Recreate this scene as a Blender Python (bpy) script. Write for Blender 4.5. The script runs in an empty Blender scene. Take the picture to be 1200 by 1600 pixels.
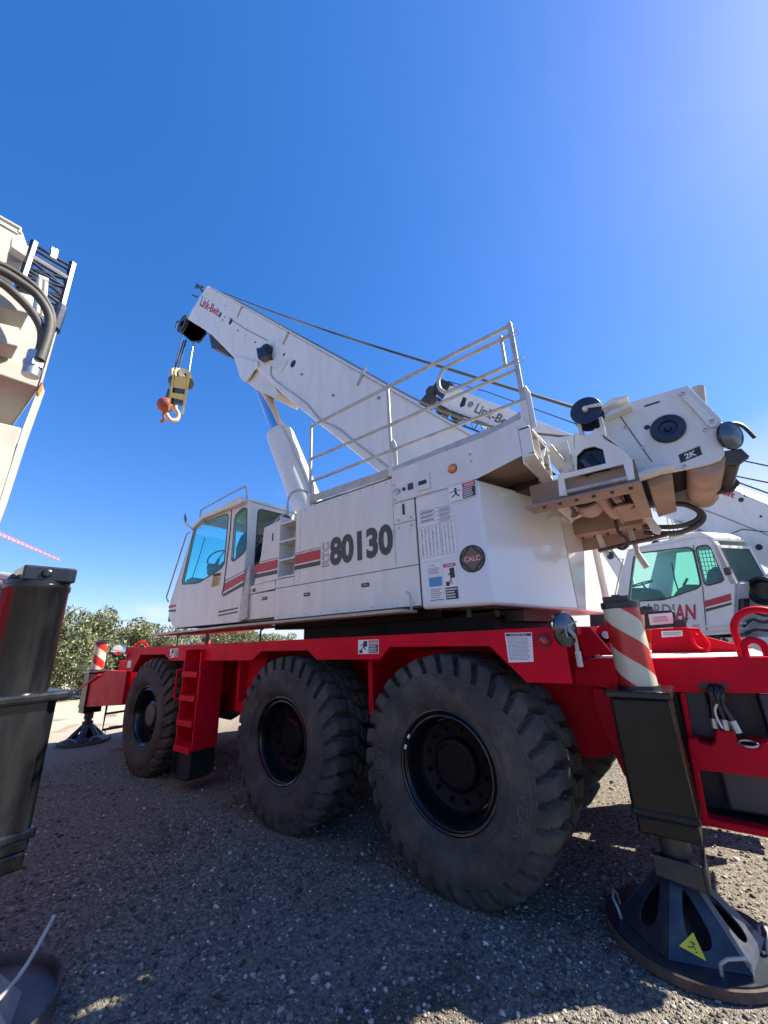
import bpy, bmesh, math, random
import numpy as np
from mathutils import Vector, Matrix
random.seed(7); RNG = np.random.default_rng(7)
S = bpy.context.scene; COL = S.collection
PI = math.pi; rad = math.radians

# ---------------------------------------------------------------- camera, sky, sun, exposure
F_PX, YAW, PITCH, ROLL = 600.58, -0.641571175, 0.316974771, -0.0439870693
CAM = Vector((1.796, -3.077, 1.845))
_f = Vector((math.sin(YAW)*math.cos(PITCH), math.cos(YAW)*math.cos(PITCH), math.sin(PITCH)))
_r = Vector((math.cos(YAW), -math.sin(YAW), 0)); _u = _r.cross(_f)
CR = _r*math.cos(ROLL) + _u*math.sin(ROLL); CU = -_r*math.sin(ROLL) + _u*math.cos(ROLL); CF = _f
cd = bpy.data.cameras.new('camera'); cam = bpy.data.objects.new('camera', cd); COL.objects.link(cam)
cam.matrix_world = Matrix(((CR.x, CU.x, -CF.x, CAM.x), (CR.y, CU.y, -CF.y, CAM.y), (CR.z, CU.z, -CF.z, CAM.z), (0, 0, 0, 1)))
cd.sensor_fit = 'VERTICAL'; cd.sensor_height = 32; cd.sensor_width = 24; cd.lens = F_PX/1600*32
cd.clip_start = 0.05; cd.clip_end = 3000
S.camera = cam
S.render.resolution_x, S.render.resolution_y = 768, 1024

SUN_K = Vector((0.70, 0.70, 1.0)).normalized()          # towards the sun
sl = bpy.data.lights.new('sun', 'SUN'); sl.energy = 5.0; sl.angle = rad(0.53); sl.color = (1.0, 0.94, 0.84)
so = bpy.data.objects.new('sun', sl); COL.objects.link(so)
so.rotation_euler = SUN_K.to_track_quat('Z', 'Y').to_euler(); so.location = (10, 14, 28)
W = bpy.data.worlds.new('World'); S.world = W; W.use_nodes = True
wn = W.node_tree.nodes; wl = W.node_tree.links
bg = wn['Background']
sky = wn.new('ShaderNodeTexSky'); sky.sky_type = 'NISHITA'; sky.sun_disc = False
sky.sun_elevation = math.asin(SUN_K.z); sky.sun_rotation = math.atan2(SUN_K.x, SUN_K.y)
sky.altitude = 200; sky.air_density = 1.0; sky.dust_density = 0.45; sky.ozone_density = 1.6
tc = wn.new('ShaderNodeTexCoord'); mp = wn.new('ShaderNodeMapping'); mp.inputs['Scale'].default_value = (1.0, 1.0, 3.6)
mp.inputs['Location'].default_value = (0.13, 1.84, 0.92)
wl.new(tc.outputs['Generated'], mp.inputs[0])
nz = wn.new('ShaderNodeTexNoise'); nz.inputs['Scale'].default_value = 2.3; nz.inputs['Detail'].default_value = 9; nz.inputs['Roughness'].default_value = 0.58
wl.new(mp.outputs[0], nz.inputs['Vector'])
rp = wn.new('ShaderNodeValToRGB'); rp.color_ramp.elements[0].position = 0.74; rp.color_ramp.elements[1].position = 0.95
dp = wn.new('ShaderNodeVectorMath'); dp.operation = 'DOT_PRODUCT'; dp.inputs[1].default_value = (0.10, 0.99, 0.0); wl.new(tc.outputs['Generated'], dp.inputs[0])
ad = wn.new('ShaderNodeMath'); ad.operation = 'MULTIPLY_ADD'; ad.inputs[1].default_value = 0.44; wl.new(dp.outputs['Value'], ad.inputs[0]); wl.new(nz.outputs[0], ad.inputs[2]); wl.new(ad.outputs[0], rp.inputs[0])
sx = wn.new('ShaderNodeSeparateXYZ'); wl.new(tc.outputs['Generated'], sx.inputs[0])
mr = wn.new('ShaderNodeMapRange'); mr.inputs[1].default_value = 0.38; mr.inputs[2].default_value = 0.14; mr.inputs[3].default_value = 0.008; mr.inputs[4].default_value = 0.95
wl.new(sx.outputs[2], mr.inputs[0])
ml = wn.new('ShaderNodeMath'); ml.operation = 'MULTIPLY'; wl.new(rp.outputs[0], ml.inputs[0]); wl.new(mr.outputs[0], ml.inputs[1])
hs = wn.new('ShaderNodeHueSaturation'); hs.inputs['Saturation'].default_value = 1.25; hs.inputs['Value'].default_value = 1.0; tn = wn.new('ShaderNodeMix'); tn.data_type = 'RGBA'; tn.blend_type = 'MULTIPLY'; tn.inputs[0].default_value = 1; tn.inputs[7].default_value = (0.86, 0.95, 1.22, 1)
wl.new(sky.outputs[0], tn.inputs[6]); wl.new(tn.outputs[2], hs.inputs['Color'])
mx = wn.new('ShaderNodeMix'); mx.data_type = 'RGBA'
gm_ = wn.new('ShaderNodeGamma'); gm_.inputs[1].default_value = 0.80; wl.new(hs.outputs[0], gm_.inputs[0])
t2 = wn.new('ShaderNodeMix'); t2.data_type = 'RGBA'; t2.blend_type = 'MULTIPLY'; t2.inputs[0].default_value = 1; t2.inputs[7].default_value = (0.86, 0.90, 1.12, 1); wl.new(gm_.outputs[0], t2.inputs[6])
wl.new(ml.outputs[0], mx.inputs[0]); wl.new(t2.outputs[2], mx.inputs[6]); mx.inputs[7].default_value = (3.6, 3.75, 3.95, 1)
wl.new(mx.outputs[2], bg.inputs[0]); bg.inputs[1].default_value = 0.10
S.view_settings.view_transform = 'Standard'; S.view_settings.look = 'None'; S.view_settings.gamma = 1
S.view_settings.exposure = 1.45
S.view_settings.use_white_balance = True; S.view_settings.white_balance_temperature = 7100; S.view_settings.white_balance_tint = 8

# ---------------------------------------------------------------- pixel helpers (a pixel gives a direction, the plane it lies on the distance)
def ray(px, py): return CR*((px-600)/F_PX) + CU*((800-py)/F_PX) + CF
def on(px, py, axis, v):
    d = ray(px, py); return CAM + d*((v-CAM[axis])/d[axis])
def onp(px, py, p0, n):
    d = ray(px, py); return CAM + d*((Vector(p0)-CAM).dot(n)/d.dot(n))
def Y(pts, y): return [on(a, b, 1, y) for a, b in pts]

# ---------------------------------------------------------------- materials
MATS = {}
def mat(name, col, rough=0.5, metal=0.0, var=0.0, scale=6.0, bump=0.0, bscale=60.0, dirt=None, dirt_amt=0.0, dscale=1.3, coat=0.0, stretch=(1, 1, 1), spec=0.5, emit=None):
    m = bpy.data.materials.new(name); m.use_nodes = True; MATS[name] = m
    n, l = m.node_tree.nodes, m.node_tree.links; b = n['Principled BSDF']
    b.inputs['Roughness'].default_value = rough; b.inputs['Metallic'].default_value = metal
    b.inputs['Coat Weight'].default_value = coat; b.inputs['Specular IOR Level'].default_value = spec
    t = n.new('ShaderNodeTexCoord'); mpn = n.new('ShaderNodeMapping'); mpn.inputs['Scale'].default_value = stretch
    l.new(t.outputs['Object'], mpn.inputs[0])
    nn = n.new('ShaderNodeTexNoise'); nn.inputs['Scale'].default_value = scale; nn.inputs['Detail'].default_value = 6; l.new(mpn.outputs[0], nn.inputs['Vector'])
    r = n.new('ShaderNodeValToRGB'); c = Vector(col)
    r.color_ramp.elements[0].color = (*(c*(1-var)), 1); r.color_ramp.elements[1].color = (*[min(1, x*(1+var)) for x in c], 1)
    r.color_ramp.elements[0].position = 0.3; r.color_ramp.elements[1].position = 0.7
    l.new(nn.outputs[0], r.inputs[0]); out = r.outputs[0]
    if dirt:
        n2 = n.new('ShaderNodeTexNoise'); n2.inputs['Scale'].default_value = dscale; n2.inputs['Detail'].default_value = 9; n2.inputs['Roughness'].default_value = 0.65
        l.new(mpn.outputs[0], n2.inputs['Vector'])
        r2 = n.new('ShaderNodeValToRGB'); r2.color_ramp.elements[0].position = 0.45; r2.color_ramp.elements[1].position = 0.8
        r2.color_ramp.elements[1].color = (dirt_amt,)*3 + (1,)
        l.new(n2.outputs[0], r2.inputs[0])
        q = n.new('ShaderNodeMix'); q.data_type = 'RGBA'; l.new(r2.outputs[0], q.inputs[0]); l.new(out, q.inputs[6]); q.inputs[7].default_value = (*dirt, 1); out = q.outputs[2]
        rr = n.new('ShaderNodeMapRange'); rr.inputs[3].default_value = rough; rr.inputs[4].default_value = min(1, rough+0.4); l.new(r2.outputs[0], rr.inputs[0]); l.new(rr.outputs[0], b.inputs['Roughness'])
    l.new(out, b.inputs['Base Color'])
    if bump:
        n3 = n.new('ShaderNodeTexNoise'); n3.inputs['Scale'].default_value = bscale; n3.inputs['Detail'].default_value = 5; l.new(t.outputs['Object'], n3.inputs['Vector'])
        bp = n.new('ShaderNodeBump'); bp.inputs['Strength'].default_value = bump; bp.inputs['Distance'].default_value = 0.01
        l.new(n3.outputs[0], bp.inputs['Height']); l.new(bp.outputs[0], b.inputs['Normal'])
    if emit: b.inputs['Emission Color'].default_value = (*col, 1); b.inputs['Emission Strength'].default_value = emit
    return m
mat('white', (0.66, 0.655, 0.62), 0.32, var=0.035, scale=3, dirt=(0.36, 0.31, 0.25), dirt_amt=0.30, dscale=3.2, stretch=(1.6, 1.6, 0.35), coat=0.15)
mat('white2', (0.62, 0.615, 0.58), 0.36, var=0.05, scale=2, dirt=(0.30, 0.27, 0.22), dirt_amt=0.4, dscale=1.7)
mat('shaded_white', (0.40, 0.39, 0.36), 0.5, var=0.06, scale=3, dirt=(0.20, 0.17, 0.13), dirt_amt=0.55, dscale=2.4)  # left crane's white, darkened in colour to stand in for its own shade
mat('gloss_white', (0.66, 0.655, 0.64), 0.13, var=0.02, scale=2, dirt=(0.40, 0.37, 0.33), dirt_amt=0.10, dscale=2, coat=0.3)
mat('seam', (0.10, 0.10, 0.10), 0.7)
mat('red', (0.60, 0.002, 0.019), 0.5, var=0.08, scale=5, dirt=(0.22, 0.02, 0.025), dirt_amt=0.45, dscale=3.0, spec=0.12)
mat('maroon', (0.10, 0.004, 0.010), 0.35)
mat('stripe_red', (0.42, 0.022, 0.03), 0.4, var=0.05)
mat('decal_red', (0.50, 0.015, 0.025), 0.4)
mat('charcoal', (0.045, 0.046, 0.05), 0.45)
mat('black', (0.011, 0.011, 0.012), 0.33, var=0.2, dirt=(0.06, 0.055, 0.045), dirt_amt=0.35, dscale=4)
mat('jack_black', (0.006, 0.0055, 0.0045), 0.3, spec=0.3, var=0.3, scale=3, dirt=(0.024, 0.020, 0.014), dirt_amt=0.5, dscale=2.0, stretch=(3, 3, 0.6))
mat('worn_black', (0.007, 0.008, 0.010), 0.22, coat=0.25, spec=0.35, var=0.3, scale=5, dirt=(0.06, 0.06, 0.058), dirt_amt=0.2, dscale=5, stretch=(2.5, 2.5, 0.5))
mat('pad_grey', (0.055, 0.055, 0.062), 0.45, var=0.3, dirt=(0.22, 0.19, 0.15), dirt_amt=0.6, dscale=3)
mat('hub_black', (0.005, 0.005, 0.006), 0.5, spec=0.15)
mat('rim_black', (0.006, 0.006, 0.008), 0.22, var=0.2, dirt=(0.016, 0.015, 0.014), dirt_amt=0.25, dscale=5)
mat('dark_mirror', (0.075, 0.08, 0.09), 0.14, 0.85)
mat('rubber', (0.047, 0.042, 0.037), 0.8, var=0.25, scale=9, bump=0.25, bscale=35, dirt=(0.17, 0.14, 0.105), dirt_amt=0.75, dscale=2.6, spec=0.3)
mat('hose', (0.045, 0.045, 0.042), 0.6, var=0.15, dirt=(0.16, 0.15, 0.13), dirt_amt=0.5, dscale=8)
mat('rope', (0.016, 0.016, 0.017), 0.55)
mat('steel', (0.42, 0.42, 0.42), 0.38, 0.85, var=0.12, scale=12)
mat('chrome', (0.75, 0.76, 0.78), 0.08, 1.0)
mat('galv', (0.44, 0.43, 0.41), 0.5, 0.35, var=0.15, scale=14, dirt=(0.24, 0.21, 0.18), dirt_amt=0.5, dscale=6)
mat('dark_steel', (0.05, 0.047, 0.045), 0.5, 0.3, var=0.3, dirt=(0.10, 0.075, 0.05), dirt_amt=0.5, dscale=6)
mat('navy', (0.010, 0.018, 0.042), 0.35, var=0.2, dirt=(0.07, 0.08, 0.10), dirt_amt=0.3, dscale=6)
mat('blue_float', (0.018, 0.026, 0.040), 0.38, var=0.25, scale=5, dirt=(0.12, 0.12, 0.118), dirt_amt=0.7, dscale=4.5)
mat('rust', (0.075, 0.050, 0.038), 0.85, var=0.35, scale=14, bump=0.3, bscale=60)
mat('tan', (0.40, 0.35, 0.28), 0.6, var=0.15, scale=7)
mat('cream', (0.62, 0.58, 0.42), 0.35, var=0.05)
mat('amber', (0.72, 0.20, 0.02), 0.18, coat=0.5)
mat('lamp_red', (0.5, 0.01, 0.015), 0.12, coat=0.6)
mat('lamp_white', (0.7, 0.66, 0.64), 0.15, coat=0.5)
mat('paper', (0.70, 0.70, 0.70), 0.45, var=0.03)
mat('ink', (0.02, 0.02, 0.02), 0.5)
mat('ink_grey', (0.22, 0.22, 0.23), 0.5)
mat('sky_blue', (0.02, 0.26, 0.50), 0.4)
mat('bronze', (0.115, 0.085, 0.055), 0.4)
mat('pale_red', (0.75, 0.30, 0.26), 0.4)
mat('yellow', (0.66, 0.44, 0.04), 0.42, var=0.12, dirt=(0.22, 0.15, 0.05), dirt_amt=0.5, dscale=3)
mat('yellow_decal', (0.80, 0.62, 0.03), 0.4)
mat('yellow_dim', (0.55, 0.42, 0.16), 0.5)
mat('ball_red', (0.27, 0.050, 0.028), 0.55, var=0.25, dirt=(0.16, 0.07, 0.04), dirt_amt=0.6, dscale=4)
mat('interior', (0.11, 0.115, 0.12), 0.7)
mat('dusty_top', (0.50, 0.47, 0.42), 0.9, var=0.12)
mat('tyre_letters', (0.070, 0.066, 0.058), 0.8, var=0.2)
mat('dust_hub', (0.085, 0.080, 0.072), 0.75, var=0.25, scale=9)
mat('underside_bounce', (0.30, 0.215, 0.175), 0.55, var=0.12, scale=3, dirt=(0.20, 0.12, 0.09), dirt_amt=0.55, dscale=2.2)  # white plates tinted brown: bounce from deck and ground put into the colour
mat('primer', (0.36, 0.27, 0.22), 0.6, var=0.15, scale=4, dirt=(0.15, 0.10, 0.07), dirt_amt=0.5, dscale=3)
mat('pink_far', (0.62, 0.33, 0.38), 0.6)
mat('grey_far', (0.25, 0.26, 0.28), 0.6)
mat('bark', (0.10, 0.075, 0.05), 0.9, var=0.3)

def glass(name, tint, fres=0.06):
    m = bpy.data.materials.new(name); m.use_nodes = True; MATS[name] = m
    n, l = m.node_tree.nodes, m.node_tree.links; n.remove(n['Principled BSDF'])
    tr = n.new('ShaderNodeBsdfTransparent'); tr.inputs[0].default_value = (*tint, 1)
    g = n.new('ShaderNodeBsdfGlossy'); g.inputs['Roughness'].default_value = 0.02
    lw = n.new('ShaderNodeLayerWeight'); lw.inputs[0].default_value = 0.5; pw = n.new('ShaderNodeMath'); pw.operation = 'POWER'; pw.inputs[1].default_value = 4.0; l.new(lw.outputs['Facing'], pw.inputs[0])
    fr = n.new('ShaderNodeMath'); fr.operation = 'MULTIPLY_ADD'; fr.inputs[1].default_value = 0.5; fr.inputs[2].default_value = 0.03; l.new(pw.outputs[0], fr.inputs[0])
    ms = n.new('ShaderNodeMixShader'); l.new(fr.outputs[0], ms.inputs[0]); l.new(tr.outputs[0], ms.inputs[1]); l.new(g.outputs[0], ms.inputs[2])
    l.new(ms.outputs[0], n['Material Output'].inputs[0]); return m
glass('glass_cyan', (0.64, 0.97, 0.94)); glass('glass_dark', (0.45, 0.58, 0.62)); glass('glass_green', (0.68, 0.94, 0.88))

def stripes_mat():
    m = mat('hazard', (0.62, 0.58, 0.42), 0.3); n, l = m.node_tree.nodes, m.node_tree.links; b = n['Principled BSDF']
    t = n.new('ShaderNodeTexCoord'); s = n.new('ShaderNodeSeparateXYZ'); l.new(t.outputs['Object'], s.inputs[0])
    at = n.new('ShaderNodeMath'); at.operation = 'ARCTAN2'; l.new(s.outputs[0], at.inputs[0])
    ng = n.new('ShaderNodeMath'); ng.operation = 'MULTIPLY'; ng.inputs[1].default_value = -1; l.new(s.outputs[1], ng.inputs[0]); l.new(ng.outputs[0], at.inputs[1])
    a = n.new('ShaderNodeMath'); a.operation = 'MULTIPLY_ADD'; a.inputs[1].default_value = 0.0875; l.new(at.outputs[0], a.inputs[0]); l.new(s.outputs[2], a.inputs[2])
    d = n.new('ShaderNodeMath'); d.operation = 'MULTIPLY_ADD'; d.inputs[1].default_value = 1/0.355; d.inputs[2].default_value = 10.965; l.new(a.outputs[0], d.inputs[0])
    fr = n.new('ShaderNodeMath'); fr.operation = 'FRACT'; l.new(d.outputs[0], fr.inputs[0])
    c = n.new('ShaderNodeMath'); c.operation = 'GREATER_THAN'; c.inputs[1].default_value = 0.5; l.new(fr.outputs[0], c.inputs[0])
    q = n.new('ShaderNodeMix'); q.data_type = 'RGBA'; l.new(c.outputs[0], q.inputs[0]); q.inputs[6].default_value = (0.55, 0.515, 0.37, 1); q.inputs[7].default_value = (0.48, 0.02, 0.02, 1)
    l.new(q.outputs[2], b.inputs['Base Color'])
stripes_mat()
def attr_mat(name, stops, rough=0.8, bump=0.0):
    m = bpy.data.materials.new(name); m.use_nodes = True; MATS[name] = m
    n, l = m.node_tree.nodes, m.node_tree.links; b = n['Principled BSDF']; b.inputs['Roughness'].default_value = rough
    a = n.new('ShaderNodeAttribute'); a.attribute_name = 'rnd'
    r = n.new('ShaderNodeValToRGB'); e = r.color_ramp.elements
    e[0].position, e[0].color = stops[0][0], (*stops[0][1], 1); e[1].position, e[1].color = stops[-1][0], (*stops[-1][1], 1)
    for p, c in stops[1:-1]: x = e.new(p); x.color = (*c, 1)
    l.new(a.outputs['Fac'], r.inputs[0]); l.new(r.outputs[0], b.inputs['Base Color']); return m
attr_mat('stones', [(0, (0.030, 0.027, 0.024)), (0.35, (0.13, 0.115, 0.098)), (0.6, (0.32, 0.285, 0.24)), (0.85, (0.56, 0.50, 0.42)), (1, (0.80, 0.76, 0.68))])
lm = attr_mat('leaves', [(0, (0.045, 0.062, 0.024)), (0.5, (0.125, 0.15, 0.065)), (0.85, (0.26, 0.275, 0.14)), (1, (0.55, 0.53, 0.43))], 0.55)

def ground_mat():
    m = mat('ground', (0.1, 0.1, 0.1), 0.95); n, l = m.node_tree.nodes, m.node_tree.links; b = n['Principled BSDF']
    t = n.new('ShaderNodeTexCoord'); O = t.outputs['Object']
    v = n.new('ShaderNodeTexVoronoi'); v.inputs['Scale'].default_value = 58; l.new(O, v.inputs['Vector'])
    v2 = n.new('ShaderNodeTexVoronoi'); v2.inputs['Scale'].default_value = 130; l.new(O, v2.inputs['Vector'])
    big = n.new('ShaderNodeTexNoise'); big.inputs['Scale'].default_value = 0.55; big.inputs['Detail'].default_value = 8; l.new(O, big.inputs['Vector'])
    fine = n.new('ShaderNodeTexNoise'); fine.inputs['Scale'].default_value = 26; fine.inputs['Detail'].default_value = 8; l.new(O, fine.inputs['Vector'])
    sp = n.new('ShaderNodeSeparateColor'); l.new(v.outputs['Color'], sp.inputs[0])
    r = n.new('ShaderNodeValToRGB'); e = r.color_ramp.elements
    e[0].color = (0.068, 0.060, 0.050, 1); e[1].color = (0.50, 0.45, 0.37, 1); x = e.new(0.6); x.color = (0.19, 0.170, 0.141, 1); x = e.new(0.9); x.color = (0.31, 0.277, 0.228, 1)
    l.new(sp.outputs[0], r.inputs[0])
    r2 = n.new('ShaderNodeValToRGB'); r2.color_ramp.elements[0].color = (0.105, 0.094, 0.077, 1); r2.color_ramp.elements[1].color = (0.34, 0.303, 0.248, 1)
    r2.color_ramp.elements[0].position = 0.35; r2.color_ramp.elements[1].position = 0.7; l.new(fine.outputs[0], r2.inputs[0])
    q = n.new('ShaderNodeMix'); q.data_type = 'RGBA'; rb = n.new('ShaderNodeValToRGB'); rb.color_ramp.elements[0].position = 0.38; rb.color_ramp.elements[1].position = 0.66
    l.new(big.outputs[0], rb.inputs[0]); l.new(rb.outputs[0], q.inputs[0]); l.new(r.outputs[0], q.inputs[6]); l.new(r2.outputs[0], q.inputs[7])
    # the yard turns from dark aggregate to pale sand away from the machines (x < -10 m)
    s = n.new('ShaderNodeSeparateXYZ'); l.new(O, s.inputs[0])
    w = n.new('ShaderNodeMath'); w.operation = 'MULTIPLY_ADD'; w.inputs[1].default_value = 4; l.new(big.outputs[0], w.inputs[0]); l.new(s.outputs[0], w.inputs[2])
    mr = n.new('ShaderNodeMapRange'); mr.inputs[1].default_value = -5.0; mr.inputs[2].default_value = -9.5; l.new(w.outputs[0], mr.inputs[0])
    q2 = n.new('ShaderNodeMix'); q2.data_type = 'RGBA'; l.new(mr.outputs[0], q2.inputs[0]); l.new(q.outputs[2], q2.inputs[6])
    rs = n.new('ShaderNodeValToRGB'); rs.color_ramp.elements[0].color = (0.38, 0.33, 0.27, 1); rs.color_ramp.elements[1].color = (0.55, 0.485, 0.40, 1); l.new(fine.outputs[0], rs.inputs[0])
    l.new(rs.outputs[0], q2.inputs[7])
    st = n.new('ShaderNodeTexNoise'); st.inputs['Scale'].default_value = 0.8; st.inputs['Detail'].default_value = 5; st.inputs['Distortion'].default_value = 0.6; l.new(O, st.inputs['Vector'])
    sr = n.new('ShaderNodeValToRGB'); sr.color_ramp.elements[0].position = 0.56; sr.color_ramp.elements[1].position = 0.68; l.new(st.outputs[0], sr.inputs[0])
    q3 = n.new('ShaderNodeMix'); q3.data_type = 'RGBA'; q3.blend_type = 'MULTIPLY'; sm = n.new('ShaderNodeMath'); sm.operation = 'MULTIPLY'; sm.inputs[1].default_value = 0.75; l.new(sr.outputs[0], sm.inputs[0])
    l.new(sm.outputs[0], q3.inputs[0]); l.new(q2.outputs[2], q3.inputs[6]); q3.inputs[7].default_value = (0.35, 0.31, 0.27, 1); l.new(q3.outputs[2], b.inputs['Base Color'])
    h = n.new('ShaderNodeMath'); h.operation = 'ADD'; l.new(v.outputs['Distance'], h.inputs[0]); l.new(v2.outputs['Distance'], h.inputs[1])
    bp = n.new('ShaderNodeBump'); bp.invert = True; bp.inputs['Strength'].default_value = 0.9; bp.inputs['Distance'].default_value = 0.012; l.new(h.outputs[0], bp.inputs['Height'])
    l.new(bp.outputs[0], b.inputs['Normal'])
ground_mat()

# ---------------------------------------------------------------- mesh builder
class MB:
    def __init__(s): s.v = []; s.f = []; s.m = []; s.cur = 0
    def add(s, vs, fs):
        o = len(s.v); s.v += [tuple(p) for p in vs]; s.f += [tuple(i+o for i in f) for f in fs]; s.m += [s.cur]*len(fs); return s
    def box(s, x0, x1, y0, y1, z0, z1):
        return s.add([(x, y, z) for x in (x0, x1) for y in (y0, y1) for z in (z0, z1)], [(0, 1, 3, 2), (4, 6, 7, 5), (0, 4, 5, 1), (2, 3, 7, 6), (0, 2, 6, 4), (1, 5, 7, 3)])
    def prism(s, pts, d):
        d = Vector(d); n = len(pts); a = [Vector(p) for p in pts]
        return s.add(a+[p+d for p in a], [tuple(range(n)), tuple(range(2*n-1, n-1, -1))]+[(i, i+n, (i+1) % n+n, (i+1) % n) for i in range(n)])
    def xz(s, pts, y0, y1): return s.prism([(x, y0, z) for x, z in pts], (0, y1-y0, 0))
    def cyl(s, p0, p1, r0, r1=None, n=16, cap=True):
        p0, p1 = Vector(p0), Vector(p1); r1 = r0 if r1 is None else r1
        d = (p1-p0).normalized(); a = d.orthogonal().normalized(); b = d.cross(a); vs = []
        for p, r in ((p0, r0), (p1, r1)): vs += [p+(a*math.cos(2*PI*i/n)+b*math.sin(2*PI*i/n))*r for i in range(n)]
        fs = [(i, (i+1) % n, (i+1) % n+n, i+n) for i in range(n)]
        if cap: fs += [tuple(range(n))[::-1], tuple(range(n, 2*n))]
        return s.add(vs, fs)
    def tube(s, pts, r, n=8, closed=False):
        P = [Vector(p) for p in pts]; N = len(P); vs = []; ref = None
        for i, p in enumerate(P):
            t = (P[(i+1) % N]-P[i-1]) if closed else (P[min(i+1, N-1)]-P[max(i-1, 0)])
            t.normalize()
            if ref is None: ref = t.orthogonal().normalized()
            a = (ref-t*ref.dot(t)).normalized(); b = t.cross(a); ref = a
            vs += [p+(a*math.cos(2*PI*k/n)+b*math.sin(2*PI*k/n))*r for k in range(n)]
        fs = []
        for i in range(N if closed else N-1):
            j = (i+1) % N
            fs += [(i*n+k, i*n+(k+1) % n, j*n+(k+1) % n, j*n+k) for k in range(n)]
        if not closed: fs += [tuple(range(n))[::-1], tuple(range((N-1)*n, N*n))]
        return s.add(vs, fs)
    def lathe(s, prof, o=(0, 0, 0), axis=(0, 0, 1), n=32, closed=False):
        o = Vector(o); d = Vector(axis).normalized(); a = d.orthogonal().normalized(); b = d.cross(a); vs = []; K = len(prof)
        for r, h in prof: vs += [o+d*h+(a*math.cos(2*PI*i/n)+b*math.sin(2*PI*i/n))*max(r, 1e-4) for i in range(n)]
        fs = [(k*n+i, k*n+(i+1) % n, (k+1) % K*n+(i+1) % n, (k+1) % K*n+i) for k in range(K if closed else K-1) for i in range(n)]
        return s.add(vs, fs)
    def build(s, name, m, parent=None, smooth=None, bevel=0.0, seg=2, recalc=True):
        me = bpy.data.meshes.new(name); me.from_pydata(s.v, [], s.f)
        for q in ([m] if isinstance(m, str) else m): me.materials.append(MATS[q])
        if not isinstance(m, str): me.polygons.foreach_set('material_index', s.m)
        if recalc:
            bm = bmesh.new(); bm.from_mesh(me); bmesh.ops.recalc_face_normals(bm, faces=bm.faces); bm.to_mesh(me); bm.free()
        ob = bpy.data.objects.new(name, me); COL.objects.link(ob)
        if bevel:
            bv = ob.modifiers.new('bevel', 'BEVEL'); bv.width = bevel; bv.segments = seg; bv.limit_method = 'ANGLE'; bv.angle_limit = rad(40); bv.harden_normals = smooth is not None
        if smooth is not None: me.shade_smooth(); me.set_sharp_from_angle(angle=rad(smooth))
        attach(ob, parent); return ob
def attach(ob, parent):
    if parent is not None:
        ob.parent = parent
        w = Matrix.Identity(4); p = parent
        w = Matrix.Translation(p.get('o', (0, 0, 0)))
        ob.matrix_parent_inverse = w.inverted()
def root(name, label, cat, loc, group=None):
    e = bpy.data.objects.new(name, None); COL.objects.link(e); e.location = loc; e['o'] = tuple(loc); e.empty_display_size = 0.3
    tag(e, label, cat, group); return e
def tag(o, label, cat, group=None):
    o['label'] = label; o['category'] = cat
    if group: o['group'] = group
def struct(o): o['kind'] = 'structure'; return o
def arc(c, r, a0, a1, n, ex=(1, 0, 0), ez=(0, 0, 1)):
    c, ex, ez = Vector(c), Vector(ex), Vector(ez)
    return [c+ex*(r*math.cos(a0+(a1-a0)*i/n))+ez*(r*math.sin(a0+(a1-a0)*i/n)) for i in range(n+1)]
def smooth_path(pts, n=6):
    P = [Vector(p) for p in pts]; out = []
    for i in range(len(P)-1):
        p0, p1, p2, p3 = P[max(i-1, 0)], P[i], P[i+1], P[min(i+2, len(P)-1)]
        for k in range(n):
            t = k/n; out.append(0.5*((2*p1)+(p2-p0)*t+(2*p0-5*p1+4*p2-p3)*t*t+(3*p1-p0-3*p2+p3)*t**3))
    return out+[P[-1]]
def text_polys(body, bold=0.0, shear=0.0, outline=False):
    cu = bpy.data.curves.new('t', 'FONT'); cu.body = body; cu.offset = bold; cu.shear = shear; cu.resolution_u = 3
    ob = bpy.data.objects.new('t', cu); COL.objects.link(ob)
    me = bpy.data.meshes.new_from_object(ob.evaluated_get(bpy.context.evaluated_depsgraph_get()))
    v = [(p.co.x, p.co.y) for p in me.vertices]; f = [tuple(q.vertices) for q in me.polygons]
    bpy.data.objects.remove(ob); bpy.data.meshes.remove(me); bpy.data.curves.remove(cu)
    x0 = min(a for a, b in v); x1 = max(a for a, b in v); y0 = min(b for a, b in v); y1 = max(b for a, b in v)
    return [((a-x0)/(x1-x0), (b-y0)/(y1-y0)) for a, b in v], f
class Quad:
    # a sign's rectangle in space: a bottom-left, b bottom-right, c top-right, d top-left, lifted along its normal
    def __init__(s, a, b, c, d, nrm): s.c = [Vector(q) for q in (a, b, c, d)]; s.n = Vector(nrm)
    def p(s, u, v, h=0.0):
        a, b, c, d = s.c; return (a*(1-u)+b*u)*(1-v)+(d*(1-u)+c*u)*v+s.n*h
    def rect(s, mb, u0, u1, v0, v1, h, th=0.0012):
        return mb.prism([s.p(u0, v0, h), s.p(u1, v0, h), s.p(u1, v1, h), s.p(u0, v1, h)], s.n*th)
    def poly(s, mb, pts, h, th=0.0012): return mb.prism([s.p(u, v, h) for u, v in pts], s.n*th)
    def line(s, mb, u0, v0, u1, v1, w, h):
        du, dv = u1-u0, v1-v0; L = math.hypot(du, dv) or 1; a, b = -dv/L*w/2, du/L*w/2
        return s.poly(mb, [(u0-a, v0-b), (u1-a, v1-b), (u1+a, v1+b), (u0+a, v0+b)], h)
    def text(s, mb, body, u0, u1, v0, v1, h, bold=0.0, shear=0.0):
        v, f = text_polys(body, bold, shear); mb.add([s.p(u0+(u1-u0)*a, v0+(v1-v0)*b, h) for a, b in v], f); return mb
def q_y(px, y, lift=0.0):      # quad from four photo pixels (bl, br, tr, tl) lying on the plane y
    return Quad(*[p+Vector((0, -lift, 0)) for p in Y(px, y)], (0, -1, 0))
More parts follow.
